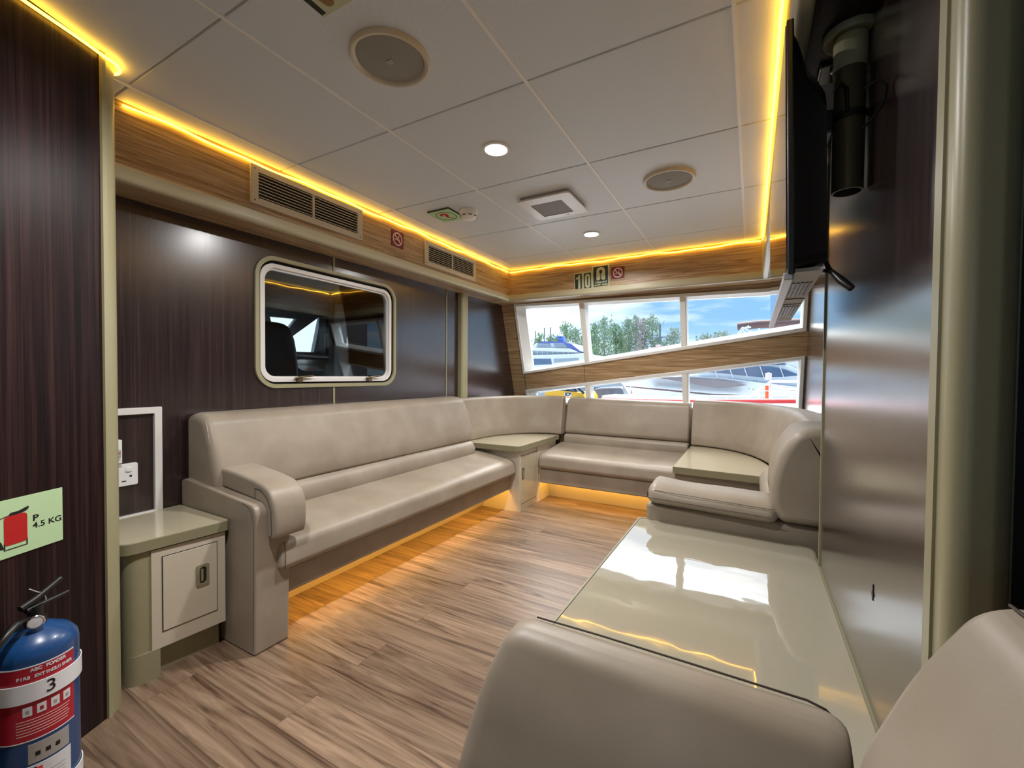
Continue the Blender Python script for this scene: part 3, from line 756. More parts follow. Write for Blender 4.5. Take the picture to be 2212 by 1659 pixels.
# ================================================================ wall sockets and trunking
t = thing('cable_trunking', (XL, .75, .9), 'white plastic cable trunking turning down the dark wall above the side cabinet', 'trunking')
B().plate([(.35, .48), (.838, .48), (.838, .908), (.35, .908)], [[(.36, .49), (.812, .49), (.812, .882), (.36, .882)]], lambda y, z: (XL, y, z), lambda y, z: (XL+.018, y, z)).obj('duct', M['white_alu'], t, bevel=.002)
t = thing('wall_socket', (XL, .715, .65), 'white wall socket with a switch, beside the cream post', 'socket')
T = frame((XL, .716, .650), (0, 1, 0), (0, 0, 1))
B().prism(rrect(-.043, .043, -.043, .043, .006), lambda u, v: T @ Vector((u, v, 0)), lambda u, v: T @ Vector((u, v, .011))).obj('plate', M['white'], t, bevel=.002)
B().prism(rrect(.004, .024, .012, .028, .005), lambda u, v: T @ Vector((u, v, .011)), lambda u, v: T @ Vector((u, v, .016))).obj('rocker', M['white'], t, bevel=.001)
for u, v, a, c in ((-.022, -.006, .004, .007), (.020, -.006, .004, .007), (-.001, -.024, .007, .004)):
    B().prism([(u-a, v-c/2), (u+a, v-c/2), (u+a, v+c/2), (u-a, v+c/2)], lambda x, y: T @ Vector((x, y, .011)), lambda x, y: T @ Vector((x, y, .0115))).obj('pin_hole', M['black'], t)
t = thing('circuit_breaker', (XL, .69, .73), 'small white breaker switch above the wall socket', 'switch')
B().box(XL, XL+.03, .655, .705, .70, .79).obj('body', M['white'], t, bevel=.003)
B().box(XL+.03, XL+.045, .672, .697, .725, .755).obj('toggle', M['grey_pl'], t, bevel=.003)
B().box(XL+.045, XL+.047, .676, .694, .742, .746).obj('mark', M['orange'], t)

# ================================================================ side cabinet
t = thing('side_cabinet', (-1.93, .76, 0), 'low cream side cabinet with one door, beside the arm of the long sofa', 'cabinet')
B().prism(rpoly([(-2.11, .605), (-1.775, .605), (-1.752, .898), (-2.11, .898)], [0, .04, .006, 0], 6), lambda x, y: (x, y, .10), lambda x, y: (x, y, .449)).obj('body', M['olive_d'], t, smooth=True)
B().prism(rpoly([(-2.11, .605), (-1.775, .605), (-1.76, .69), (-1.80, .70), (-1.79, .89), (-2.11, .89)], [0, .04, 0, 0, 0, 0], 6), lambda x, y: (x, y, 0), lambda x, y: (x, y, .10)).obj('plinth', M['olive_d'], t, smooth=True)
B().prism(rpoly([(-2.115, .580), (-1.765, .585), (-1.733, .905), (-2.115, .905)], [.0, .045, .02, 0], 6), lambda x, y: (x, y, .449), lambda x, y: (x, y, .484)).obj('edge_band', M['band'], t, smooth=True)
B().prism(rpoly([(-2.113, .582), (-1.768, .588), (-1.737, .903), (-2.113, .903)], [.0, .042, .018, 0], 6), lambda x, y: (x, y, .484), lambda x, y: (x, y, .4865)).obj('top', M['cream_gloss'], t, smooth=True)
def cabf(y): return -1.7735+(y-.63)*(.0225/.27)
def cfp(off): return lambda y, z: (cabf(y)+off, y, z)
B().prism([(.668, .098), (.893, .098), (.893, .443), (.668, .443)], cfp(0), cfp(.006)).obj('front_panel', M['cream'], t, bevel=.001)
dr = B().prism([(.699, .155), (.863, .155), (.863, .412), (.699, .412)], cfp(.0065), cfp(.0095)).obj('door', M['cream'], t, bevel=.001)
B().plate([(.6965, .1525), (.8655, .1525), (.8655, .4145), (.6965, .4145)], [[(.6985, .1545), (.8635, .1545), (.8635, .4125), (.6985, .4125)]], cfp(.006), cfp(.0075)).obj('door_gap', M['black'], t)
B().plate(rrect(.795, .836, .268, .346, .007), [rrect(.805, .827, .277, .337, .010)], cfp(.0095), cfp(.014)).obj('handle', M['band'], dr, bevel=.002)
B().prism(rrect(.805, .827, .277, .337, .010), cfp(.0096), cfp(.0105)).obj('handle_recess', M['black'], dr)
B().prism(rrect(.810, .818, .284, .330, .003), cfp(.0105), cfp(.0125)).obj('latch_tongue', M['band'], dr, bevel=.001)
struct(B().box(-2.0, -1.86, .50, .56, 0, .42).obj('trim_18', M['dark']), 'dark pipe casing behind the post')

# ================================================================ long sofa on the left
t = thing('long_sofa', (-1.9, 1.95, 0), 'long taupe vinyl sofa along the dark left wall', 'sofa')
# side panel
prof = rpoly([(-2.11, 0), (-1.585, 0), (-1.572, .560), (-1.80, .578), (-2.08, .602), (-2.115, .59)], [0, .01, .045, .05, .03, .01], 6)
softprism(B(), prof, lambda p, q, a: (p, a, q), .908, 1.045, .008).obj('arm_panel', M['vinyl'], t, smooth=True)
B().tube([(p, .909, q) for p, q in ((-1.592, .02), (-1.584, .45), (-1.588, .50), (-1.60, .535), (-1.625, .553), (-1.66, .560))], .0018, 6).obj('piping', M['seam'], t)
# arm pad draped over the front
pad = [(-1.975, .592), (-1.90, .586), (-1.66, .564), (-1.60, .552), (-1.577, .525), (-1.570, .44), (-1.550, .430), (-1.528, .442), (-1.522, .52), (-1.54, .585), (-1.60, .628), (-1.80, .655), (-1.95, .658), (-1.985, .64)]
pad = smoothpoly(pad, 3)
softprism(B(), pad, lambda p, q, a: (p, a, q), .948, 1.082, .013).obj('arm_pad', M['vinyl'], t, smooth=True)
B().tube([(p-.004, .9475, q-.005) for p, q in ((-1.64, .575), (-1.64, .615), (-1.60, .612), (-1.56, .585), (-1.54, .54), (-1.535, .45))], .0014, 6).obj('piping', M['seam'], t)
# back
bk = [(-2.115, .40), (-1.87, .40), (-1.842, .435), (-1.842, .49), (-1.862, .525), (-1.886, .540), (-1.872, .556), (-1.868, .62), (-1.90, .72), (-1.945, .83), (-1.965, .858), (-2.0, .872), (-2.06, .878), (-2.10, .868), (-2.118, .84)]
softprism(B(), bk, lambda p, q, a: (p, a, q), .925, 2.760, .034).obj('backrest', M['vinyl'], t, smooth=True, angle=80)
B().tube([(p, .932, q) for p, q in ((-1.91, .68), (-1.935, .76), (-1.963, .85))], .002, 6).obj('piping', M['seam_l'], t)
B().box(-1.635, -1.60, 1.047, 2.872, .17, .279).obj('front_rail', M['vinyl'], t, bevel=.012)
sp = rpoly([(-2.10, .282), (-1.580, .280), (-1.552, .30), (-1.562, .385), (-1.60, .408), (-1.88, .450), (-2.10, .452)], [0, .02, .03, .03, .03, .03, 0], 5)
softprism(B(), sp, lambda p, q, a: (p, a, q), .992, 2.868, .02).obj('seat_cushion', M['vinyl'], t, smooth=True)
B().tube([(-1.575, 1.018, .393), (-1.556, 1.013, .37), (-1.551, 1.010, .33), (-1.557, 1.010, .295)], .0013, 6).obj('piping', M['seam'], t)
B().rings([[(-1.865, y, 0), (-1.755, y, .28), (-1.80, y, .28), (-1.90, y, 0)] for y in (1.05, 2.885)]).obj('kick_panel', M['cream'], t)

# ================================================================ corner cabinet
def arc(x0, y0, rx, ry, p=2.5, n=16, sx=-1):
    out = []
    for k in range(n+1):
        t_ = PI/2*k/n; out.append((x0+sx*rx*math.cos(t_)**(2/p), y0+ry*math.sin(t_)**(2/p)))
    return out
t = thing('corner_cabinet', (-1.7, 3.1, 0), 'cream corner cabinet with a sliver door and quarter-round top between the two sofas', 'cabinet')
AL = arc(-1.505, 2.81, .485, .775)      # from the left wall side to the front wall side
top = [(-1.54, 2.825), (-1.505, 2.86)]
poly = AL[::-1]
wtop = rpoly([(-1.985, 2.808), (-1.505, 2.825)], 0)+[]
outl = [(-1.99, 2.803)]+[(-1.55, 2.827), (-1.525, 2.833), (-1.512, 2.85), (-1.508, 2.87)]+[(-1.505, 3.585)]+AL[::-1][1:]
ol = []
for p in outl:
    if not ol or (abs(p[0]-ol[-1][0])+abs(p[1]-ol[-1][1])) > 1e-4: ol.append(p)
B().prism(ol, lambda x, y: (x, y, .473), lambda x, y: (x, y, .510)).obj('edge_band', M['band'], t, smooth=True)
cx_, cy_ = -1.72, 3.1
B().prism([(cx_+(x-cx_)*.993, cy_+(y-cy_)*.993) for x, y in ol], lambda x, y: (x, y, .510), lambda x, y: (x, y, .5125)).obj('top', M['cream_gloss'], t, smooth=True)
B().box(-2.11, -1.535, 2.880, 2.895, 0, .473).obj('side_panel', M['cream'], t)
B().box(-1.555, -1.528, 2.878, 2.900, 0, .473).obj('corner_post', M['cream'], t, bevel=.004)
B().box(-2.11, -1.54, 2.895, 3.19, .0, .472).obj('body', M['cream'], t)
d = B().box(-1.54, -1.530, 2.903, 3.178, .055, .425).obj('door', M['cream_gloss'], t, bevel=.0015)
B().box(-1.54, -1.532, 2.903, 3.178, .430, .470).obj('fascia', M['cream_gloss'], t, bevel=.001)
B().box(-1.54, -1.532, 2.903, 3.178, .0, .051).obj('plinth', M['cream_gloss'], t, bevel=.001)
B().plate(rrect(2.918, 2.948, .245, .330, .004), [rrect(2.925, 2.941, .253, .322, .003)], lambda y, z: (-1.530, y, z), lambda y, z: (-1.526, y, z)).obj('handle', M['bronze'], d, bevel=.001)
B().box(-1.5302, -1.529, 2.925, 2.941, .253, .322).obj('handle_recess', M['cream'], d)
B().rings([[(x, 3.18, 0), (x, 3.56, 0), (x, 3.56, .47), (x, 3.18, .47)] for x in (-1.545, -1.528)]).obj('end_panel', M['cream'], t)

# curved backrests
def curved(name, path, label, parts_sx, zt=.85, lift=.512, out_top=.065, out_back=.22, sub=None):
    """path: list of ground points (front face at the foot), outward normal to the left of travel*sx"""
    t = thing(name, (path[len(path)//2][0], path[len(path)//2][1], lift), label, 'backrest', 'curved corner backrests')
    n = len(path); rs = []
    def ringat(i, dd, sh):
        a, c = path[max(i-1, 0)], path[min(i+1, n-1)]
        tx, ty = c[0]-a[0], c[1]-a[1]; l = math.hypot(tx, ty); tx /= l; ty /= l
        nx, ny = -ty*parts_sx, tx*parts_sx
        px_, py_ = path[i][0]+tx*dd, path[i][1]+ty*dd
        pr = rpoly([(0, lift), (.0, lift+.06), (out_top, zt), (out_back, zt), (out_back, lift)], [.02, .02, .03, .04, .01], 4)
        mx_ = sum(p[0] for p in pr)/len(pr); mz = sum(p[1] for p in pr)/len(pr)
        res = []
        for o_, z in pr:
            o2 = mx_+(o_-mx_)*(1-sh*.10/.6); z2 = mz+(z-mz)*(1-sh*.06/.6)
            res.append((px_+nx*o2, py_+ny*o2, z2))
        return res
    for k in range(5): rs.append(ringat(0, .02*(1-math.cos(PI/2*k/4)), .6*(1-math.sin(PI/2*k/4))))
    for i in range(1, n-1): rs.append(ringat(i, 0, 0))
    for k in range(4, -1, -1): rs.append(ringat(n-1, -.02*(1-math.cos(PI/2*k/4)), .6*(1-math.sin(PI/2*k/4))))
    B().rings(rs).obj('cushion', M['vinyl'], t, smooth=True, angle=80)
    return t, rs
PL = arc(-1.492, 2.812, .485, .78, 2.5, 22)
def clampx(rs): return rs
curved('curved_backrest', [(x, y) for x, y in PL], 'curved taupe backrest in the left corner behind the quarter-round cabinet top', 1, .858, .512, .055, .125)
# right corner: from the front wall side round to the right wall
ARr = [(x, y) for x, y in arc(-.40, 2.64, .535, .93, 2.3, 22, sx=1)][::-1]+[(.137, 2.55), (.139, 2.4), (.140, 2.2), (.140, 2.02)]
curved('curved_backrest', ARr, 'curved taupe backrest in the right corner behind the cream table top', 1, .862, .512, .065, .20)
# ================================================================ window sofa
t = thing('window_sofa', (-.95, 3.5, 0), 'taupe vinyl sofa under the front windows between the two corner tops', 'sofa')
wb = [(3.86, .40), (3.66, .40), (3.635, .43), (3.637, .49), (3.655, .512), (3.690, .520), (3.668, .530), (3.665, .56), (3.69, .66), (3.72, .79), (3.742, .825), (3.79, .842), (3.835, .838), (3.86, .80)]
softprism(B(), wb, lambda p, q, a: (a, p, q), -1.488, -.425, .018).obj('backrest', M['vinyl'], t, smooth=True, angle=80)
ws = rpoly([(3.80, .282), (3.205, .278), (3.180, .30), (3.190, .378), (3.23, .400), (3.62, .440), (3.80, .440)], [0, .02, .03, .03, .03, .03, 0], 5)
softprism(B(), ws, lambda p, q, a: (a, p, q), -1.522, -.412, .02).obj('seat_cushion', M['vinyl'], t, smooth=True)
B().box(-1.522, -.40, 3.212, 3.245, .158, .279).obj('front_rail', M['vinyl'], t, bevel=.012)
B().rings([[(x, 3.425, 0), (x, 3.325, .28), (x, 3.38, .28), (x, 3.47, 0)] for x in (-1.527, -.39)]).obj('kick_panel', M['cream'], t)

# ================================================================ right corner table and seat
t = thing('corner_table', (-.15, 3.0, 0), 'cream corner table top with olive edge in the right corner', 'table')
arr = arc(-.40, 2.66, .530, .91, 2.3, 16, sx=1)   # (+.1,2.66)->(-.4,3.57)
pl = [(-.400, 2.69), (.135, 2.665)]+arr[1:-1]+[(-.400, 3.565)]
B().prism(pl, lambda x, y: (x, y, .473), lambda x, y: (x, y, .510)).obj('edge_band', M['band'], t)
B().prism([(-.15+(x+.15)*.992, 3.0+(y-3.0)*.992) for x, y in pl], lambda x, y: (x, y, .510), lambda x, y: (x, y, .5125)).obj('top', M['cream_gloss'], t)
B().box(-.392, .20, 2.72, 3.50, 0, .472).obj('base', M['vinyl'], t, bevel=.006)

t = thing('right_sofa', (.0, 2.2, 0), 'taupe vinyl sofa behind the glossy table, its padded arm facing the viewer', 'sofa')
ES_ = .677
B().box(-.348, .225, 1.700, 1.825, 0, .561).obj('arm_panel', M['vinyl'], t, bevel=.016, seg=4)
cz = rpoly([(2.495, .335), (2.478, .350), (2.486, .390), (2.520, .418), (2.58, .432), (2.72, .436), (2.735, .42), (2.735, .35)], [.008, .012, .03, .03, .03, .02, .02, .01], 4)
def padf(p, q, a):
    u = (a+.505)/.63
    drop = -.012*u; wr = .010*math.sin(u*9+1.2)*math.exp(-u*3) if q > .38 else 0
    return (a, p-.02*u, q+drop+wr)
SC(softprism(B(), cz, padf, -.508, .128, .045).obj('arm_pad', M['vinyl'], t, smooth=True, angle=80), ES_)
SC(B().tube([(-.50+.62*k/12, 2.474-.022*k/12, .368-.012*k/12) for k in range(13)], .0018, 6).obj('piping', M['seam'], t), ES_)
SC(B().tube([(-.47+.58*k/12, 2.494-.022*k/12, .407-.014*k/12) for k in range(13)], .0014, 6).obj('piping', M['seam'], t), ES_)
ub = rpoly([(.092, .566), (.062, .62), (.064, .72), (.095, .815), (.135, .872), (.185, .886), (.30, .882), (.335, .86), (.335, .566)], [.02, .04, .05, .05, .04, .03, .03, .02, .01], 5)
softprism(B(), ub, lambda p, q, a: (p, a, q), 1.668, 1.99, .028).obj('backrest', M['vinyl'], t, smooth=True, angle=80)
lb = rpoly([(.10, .41), (.048, .44), (.046, .53), (.085, .575), (.33, .575), (.33, .41)], [.02, .04, .04, .03, .01, .01], 5)
softprism(B(), lb, lambda p, q, a: (p, a, q), 1.83, 2.655, .02).obj('lower_roll', M['vinyl'], t, smooth=True, angle=80)
B().tube([(p, 1.672, q) for p, q in ((.160, .866), (.180, .835), (.190, .79), (.193, .72), (.188, .64))], .0013, 6).obj('piping', M['seam_l'], t)
sp = rpoly([(.30, .282), (-.335, .280), (-.358, .30), (-.350, .385), (-.31, .408), (.30, .412)], [0, .02, .03, .03, .03, 0], 5)
softprism(B(), sp, lambda p, q, a: (p, a, q), 1.828, 2.712, .02).obj('seat_cushion', M['vinyl'], t, smooth=True)
B().box(-.33, -.30, 1.828, 2.712, .17, .278).obj('front_rail', M['vinyl'], t, bevel=.010)
B().box(-.18, -.15, 1.828, 2.70, 0, .28).obj('kick_panel', M['cream'], t)

# ================================================================ glossy low table
t = thing('side_table', (-.14, 1.2, 0), 'large glossy cream table top beside the dark bulkhead', 'table')
TS = .685
tb = rpoly([(-.552, .89), (.264, .89), (.264, 2.445), (-.541, 2.495)], [0, 0, .05, .03], 5)
SC(B().prism(tb, lambda x, y: (x, y, .190), lambda x, y: (x, y, .240)).obj('top', M['table'], t, bevel=.002), TS)
tb2 = rpoly([(-.559, .89), (.270, .89), (.270, 2.452), (-.548, 2.502)], [0, 0, .052, .03], 5)
tb3 = rpoly([(-.551, .891), (.263, .891), (.263, 2.444), (-.540, 2.494)], [0, 0, .05, .03], 5)
SC(B().plate(tb2, [tb3], lambda x, y: (x, y, .188), lambda x, y: (x, y, .2425)).obj('edge_strip', M['band'], t), TS)
B().box(-.35, .165, .66, 1.66, 0, .462).obj('base', M['cream'], t, bevel=.004)

# ================================================================ foreground seat
t = thing('near_sofa', (-.1, 0, 0), 'taupe vinyl sofa in the foreground, its padded arm in front of the glossy table', 'sofa')
NS = .655
pf = rpoly([(.985, .15), (.985, .38), (.972, .435), (.925, .458), (.875, .440), (.815, .33), (.775, .18), (.765, .10), (.95, .10)], [.0, .02, .03, .03, .06, .05, .02, 0, 0], 5)
def nf(p, q, a):
    k = max(0, min(1, (.458-q)/.36))
    xl = -.470-.118*(k**.55); xr = .155+.02*k
    return (xl+(xr-xl)*a, p, q)
rs = []
def pinset(prof, d):
    cx = sum(p[0] for p in prof)/len(prof); cy = sum(p[1] for p in prof)/len(prof)
    return [(cx+(p[0]-cx)*(1-d), cy+(p[1]-cy)*(1-d*.35)) for p in prof]
for k in range(7):
    u = PI/2*k/6; rs.append([nf(p, q, .06*(1-math.cos(u))) for p, q in pinset(pf, .35*(1-math.sin(u)))])
for k in range(1, 12): rs.append([nf(p, q, .06+.88*k/12) for p, q in pf])
for k in range(6, -1, -1):
    u = PI/2*k/6; rs.append([nf(p, q, 1-.06*(1-math.cos(u))) for p, q in pinset(pf, .35*(1-math.sin(u)))])
SC(B().rings(rs).obj('arm_pad', M['vinyl'], t, smooth=True, angle=80), NS)
SC(B().tube([(-.452, .950, .4515), (-.30, .950, .4545), (-.1, .950, .4545), (.10, .950, .4535), (.128, .95, .447), (.142, .95, .435)], .0022, 6).obj('piping', M['seam'], t), NS)
B().box(-.365, .12, .515, .640, 0, .46).obj('arm_panel', M['vinyl'], t, bevel=.02, seg=4)
nb = rpoly([(.15, .15), (.115, .42), (.13, .55), (.185, .69), (.235, .775), (.275, .793), (.36, .775), (.42, .72), (.42, .15)], [0, .05, .05, .05, .04, .03, .05, .03, 0], 5)
SC(softprism(B(), nb, lambda p, q, a: (p, a, q), -1.3, .725, .03).obj('backrest', M['vinyl'], t, smooth=True, angle=80), NS)
SC(B().tube([(.262, .70, .792), (.268, .60, .795), (.272, .3, .796), (.272, -.4, .796)], .0020, 6).obj('piping', M['seam'], t), NS)
sp = rpoly([(.27, .282), (-.335, .280), (-.358, .30), (-.350, .385), (-.31, .408), (.27, .412)], [0, .02, .03, .03, .03, 0], 5)
softprism(B(), sp, lambda p, q, a: (p, a, q), -.85, .51, .02).obj('seat_cushion', M['vinyl'], t, smooth=True)
B().box(-.33, .27, -.85, .51, .0, .278).obj('base', M['vinyl'], t, bevel=.010)

# ================================================================ television on a pole
t = thing('television', (.06, 1.4, 1.45), 'flat black television seen edge-on, hanging in front of the right soffit', 'television')
def tvp(x, y, z):  # slight forward lean of the screen
    return (x-.010*(z-1.24)/.46+.005*(y-.93)/.92, y, z)
def tvb(x0, x1, y0, y1, z0, z1):
    b = B().box(x0, x1, y0, y1, z0, z1)
    for v in b.bm.verts: v.co = Vector(tvp(*v.co))
    return b
Y0, Y1, Z0, Z1 = .935, 1.855, 1.238, 1.700
tvb(.0545, .066, Y0, Y1, Z0, Z1).obj('bezel', M['black'], t, bevel=.003)
tvb(.0525, .0545, Y0+.006, Y1-.006, Z0+.012, Z1-.008).obj('screen', M['screen'], t)
b = B(); rs = []
for x, d in ((.066, .0), (.074, .012), (.088, .03), (.106, .05), (.116, .065)):
    z1 = Z1-d*1.3-(.03 if x > .08 else 0); z0 = Z0+.012+d*.15; y0 = Y0+.006+d*.25; y1 = Y1-.02-d*1.2
    rs.append([tvp(x, y, z) for y, z in rpoly([(y0, z0), (y1, z0), (y1, z1), (y0+.03, z1), (y0, z1-.04)], .02, 3)])
b.rings(rs).obj('back_cover', M['black'], t, smooth=True)
tvb(.048, .064, Y0+.003, Y1-.003, Z0-.010, Z0+.004).obj('bottom_lip', M['silver'], t, bevel=.003)
tvb(.066, .110, Y0+.02, Y1-.10, Z0+.006, Z0+.0125).obj('bottom_panel', M['grey_pl'], t)
for y0, y1, n in ((1.06, 1.22, 5), (1.40, 1.62, 5)):
    for k in range(n):
        x0 = .070+.0075*k; tvb(x0, x0+.005, y0, y1, Z0+.004, Z0+.0065).obj('vent_slot', M['black'], t)
for y in (1.27, 1.36): tvb(.068, .108, y, y+.008, Z0+.004, Z0+.0065).obj('groove', M['black'], t)
t2 = thing('ceiling_pole', (.157, 1.06, ZS), 'olive metal pole hanging from the dark soffit behind the television', 'pole')
T = Matrix.Translation((.157, 1.06, 0))
B().lathe([(.022, 1.412), (.0255, 1.412), (.0255, 1.72), (.022, 1.72)], T, 32, cap=False).obj('tube', M['brass'], t2, smooth=True)
B().lathe([(.0265, 1.645), (.0275, 1.645), (.0275, 1.72), (.0265, 1.72)], T, 32, cap=False).obj('sleeve', M['olive'], t2, smooth=True)
B().lathe([(.0, 1.43), (.0222, 1.43), (.0222, 1.435), (0, 1.435)], T, 24).obj('inside', M['black'], t2)
B().lathe([(.028, 1.7195), (.045, 1.7195), (.046, 1.712), (.042, 1.706), (.034, 1.706), (.0285, 1.712)], T, 40).obj('flange', M['olive_d'], t2, smooth=True)
B().lathe([(.0262, 1.548), (.0285, 1.548), (.0285, 1.562), (.0262, 1.562)], T, 32, cap=False).obj('clamp', M['black'], t2, smooth=True)
B().box(.104, .132, 1.045, 1.20, 1.53, 1.575).obj('bracket_arm', M['black'], t2, bevel=.004)
B().tube([(.130, 1.04, 1.60), (.140, 1.032, 1.612), (.148, 1.030, 1.60), (.150, 1.030, 1.555)], .0035, 8).obj('strap', M['black'], t2)
b = B().tube([(.178, 1.05, 1.60), (.196, 1.035, 1.603), (.207, 1.03, 1.585), (.205, 1.03, 1.56), (.192, 1.04, 1.538), (.176, 1.05, 1.525)], .0025, 8)
tag(SC(b.obj('cable', M['rubber'], smooth=True), .87), 'thin black cable looping out to the right of the olive pole', 'cable')
cab = [(.118, 1.30, 1.50), (.112, 1.16, 1.40), (.108, 1.06, 1.33), (.110, 1.0, 1.285), (.122, .97, 1.245), (.136, .955, 1.222), (.150, .945, 1.205)]
tag(B().tube(cab, [.003, .003, .003, .0035, .004, .0075, .006], 10).obj('cable', M['black'], smooth=True), 'black cable with a thick plug end hanging below the television', 'cable')
tag(B().tube([(.108, 1.02, 1.262), (.118, .99, 1.248), (.132, .965, 1.232)], .003, 8).obj('cable', M['black'], smooth=True), 'short black cable joining the hanging plug end under the television', 'cable')
t = thing('soffit_socket', (.15, 1.18, ZS), 'dark square socket plate with a chromed edge on the soffit underside behind the television', 'socket')
B().box(.118, .186, 1.135, 1.205, ZS-.009, ZS).obj('plate', M['black_s'], t, bevel=.003)
B().box(.1165, .119, 1.135, 1.205, ZS-.011, ZS-.002).obj('edge', M['steel'], t)
B().lathe([(0, -.016), (.008, -.014), (.009, -.008), (0, -.008)], Matrix.Translation((.145, 1.155, ZS)), 16).obj('knob', M['steel'], t, smooth=True)
t = thing('bulkhead_latch', (.185, .92, .69), 'tiny black latch hole with a scratch on the dark bulkhead above the table', 'latch')
B().prism(circ(.005, 16, .921, .686), lambda y, z: (BX+.0005, y, z), lambda y, z: (BX-.0015, y, z)).obj('hole', M['black'], t)
B().box(BX-.001, BX+.0005, .919, .923, .676, .703).obj('scratch', M['black'], t)

# ================================================================ extinguisher and its sign
t = thing('extinguisher_sign', pp(.2, 0, .66), 'pale green sign with a red extinguisher picture reading P 4.5 KG', 'sign')
T = frame(pp(.225, .0, .662), -PD, (0, 0, 1))    # local x runs towards the post
poly_on(T, [(-.10, -.072), (.100, -.072), (.100, .071), (-.10, .071)], M['lum'], t, 'panel', 0, .003)
ex0 = -.004
poly_on(T, rrect(ex0-.0235, ex0+.0235, -.042, .030, .008), M['redink'], t, 'bottle_symbol', .003, .004)
poly_on(T, [(ex0-.024, -.053), (ex0+.024, -.053), (ex0+.024, -.035), (ex0-.024, -.035)], M['ink'], t, 'foot_symbol', .003, .0038, [[(ex0-.0215, -.051), (ex0+.0215, -.051), (ex0+.0215, -.037), (ex0-.0215, -.037)]])
poly_on(T, smoothpoly([(ex0-.012, .030), (ex0-.010, .037), (ex0+.006, .038), (ex0+.026, .044), (ex0+.024, .036), (ex0+.010, .031)], 3), M['ink'], t, 'valve_symbol', .003, .004)
B().tube([T @ Vector(p) for p in ((ex0-.010, .033, .004), (ex0-.034, .028, .004), (ex0-.046, .010, .004), (ex0-.042, -.015, .004), (ex0-.034, -.030, .004))], .0008, 6).obj('hose_symbol', M['ink'], t)
poly_on(T, [(ex0-.038, -.028), (ex0-.030, -.028), (ex0-.024, -.047), (ex0-.030, -.048)], M['ink'], t, 'nozzle_symbol', .003, .004)
text('P', .022, T @ Matrix.Translation((.031, .008, .003)), M['ink'], t, align='LEFT', bold=.0006, sx=1.2)
text('4.5 KG', .0205, T @ Matrix.Translation((.031, -.011, .003)), M['ink'], t, align='LEFT', bold=.0004, sx=1.12)

ES = .262; EC = pp(ES, .098, 0)
t = thing('fire_extinguisher', EC, 'blue fire extinguisher with white straps marked 3, standing against the dark partition', 'fire extinguisher')
TE = Matrix.Translation(EC)
R = .074
B().lathe([(.0, .012), (R*.9, .012), (R, .03), (R, .385), (R*.97, .402), (R*.80, .420), (R*.45, .436), (.02, .442), (0, .442)], TE, 64).obj('cylinder', M['blue'], t, smooth=True)
fc = math.atan2(-EC.y, -EC.x)     # towards the viewer
def shell(a0, a1, z0, z1, r0, r1, tilt=0, n=24):
    rs = []
    for k in range(n+1):
        a = a0+(a1-a0)*k/n
        rs.append([(EC.x+r*math.cos(a), EC.y+r*math.sin(a), z) for r, z in ((r0, z0), (r1, z0), (r1, z1), (r0, z1))])
    return B().rings(rs)
shell(fc-.85, fc+.95, .205, .375, R, R+.0006).obj('label', M['red'], t, smooth=True)
for z in (.205, .375): shell(fc-.85, fc+.95, z-.0012, z+.0012, R, R+.0009).obj('label_edge', M['paper'], t)
shell(fc-.20, fc+.75, .150, .195, R, R+.0008).obj('data_label', M['paper_g'], t, smooth=True)
shell(fc-.35, fc+.80, .070, .145, R, R+.0008).obj('service_label', M['paper'], t, smooth=True)
for z0, z1 in ((.295, .338), (.035, .075)):
    shell(fc-1.5, fc+1.75, z0, z1, R+.0015, R+.0035, n=40).obj('strap', M['strap'], t, smooth=True)
def etext(s, size, ang, z, mat, r=R, sx=1, bold=0, name='lettering'):
    """lettering laid letter by letter round the cylinder"""
    step = size*.60*sx/r; a0 = ang-step*(len(s)-1)/2
    for k, ch in enumerate(s):
        if ch == ' ': continue
        a = a0+step*k
        u = (-math.sin(a), math.cos(a), 0)
        Tm = frame((EC.x+(r+.0009)*math.cos(a), EC.y+(r+.0009)*math.sin(a), z), u, (0, 0, 1))
        text(ch, size, Tm, mat, t, name, .0003, sx=sx, bold=bold)
etext('ABC POWDER', .010, fc+.28, .3665, M['paper'], bold=.0003)
etext('FIRE EXTINGUISHER', .0095, fc+.22, .351, M['paper'], bold=.0003)
etext('3', .040, fc+.30, .317, M['ink'], R+.003, bold=.0)
for k in range(4):
    a = fc-.30+.30*k; rs = []
    shell(a, a+.20, .263, .284, R+.0006, R+.0012, n=4).obj('pictogram', M['paper'], t)
    shell(a+.06, a+.14, .269, .277, R+.0012, R+.0016, n=3).obj('pictogram_mark', M['red'] if k == 1 else M['paper_g'], t)
for k in range(6): shell(fc-.45, fc+.78-.03*(k % 3), .252-k*.0066, .2535-k*.0066, R+.0006, R+.0009, n=10).obj('print_line', M['pink'], t)
for k in range(3): shell(fc-.05+.22*k, fc+.06+.22*k, .165, .175, R+.0008, R+.0011, n=3).obj('print_line', M['ink'], t)
for k in range(5): shell(fc-.22, fc+.62, .118-k*.009, .1195-k*.009, R+.0008, R+.0011, n=8).obj('print_line', M['paper_g'], t)
shell(fc-.15, fc-.02, .122, .140, R+.0008, R+.0012, n=3).obj('emblem', M['ink'], t); shell(fc-.03, fc+.10, .124, .138, R+.0008, R+.0014, n=3).obj('emblem', M['hullred'], t)
B().lathe([(.019, .438), (.019, .458), (.014, .462), (.014, .487), (0, .487)], TE, 24).obj('valve', M['black'], t, smooth=True)
ax = Vector((PD.x, PD.y, 0))*-1   # towards the post
up_ = Vector((0, 0, 1))
c0 = EC+up_*.487
B().tube([c0-ax*.030+up_*.006, c0+ax*.0+up_*.014, c0+ax*.055+up_*.040], [.008, .008, .006], 8).obj('lever', M['black'], t, smooth=True)
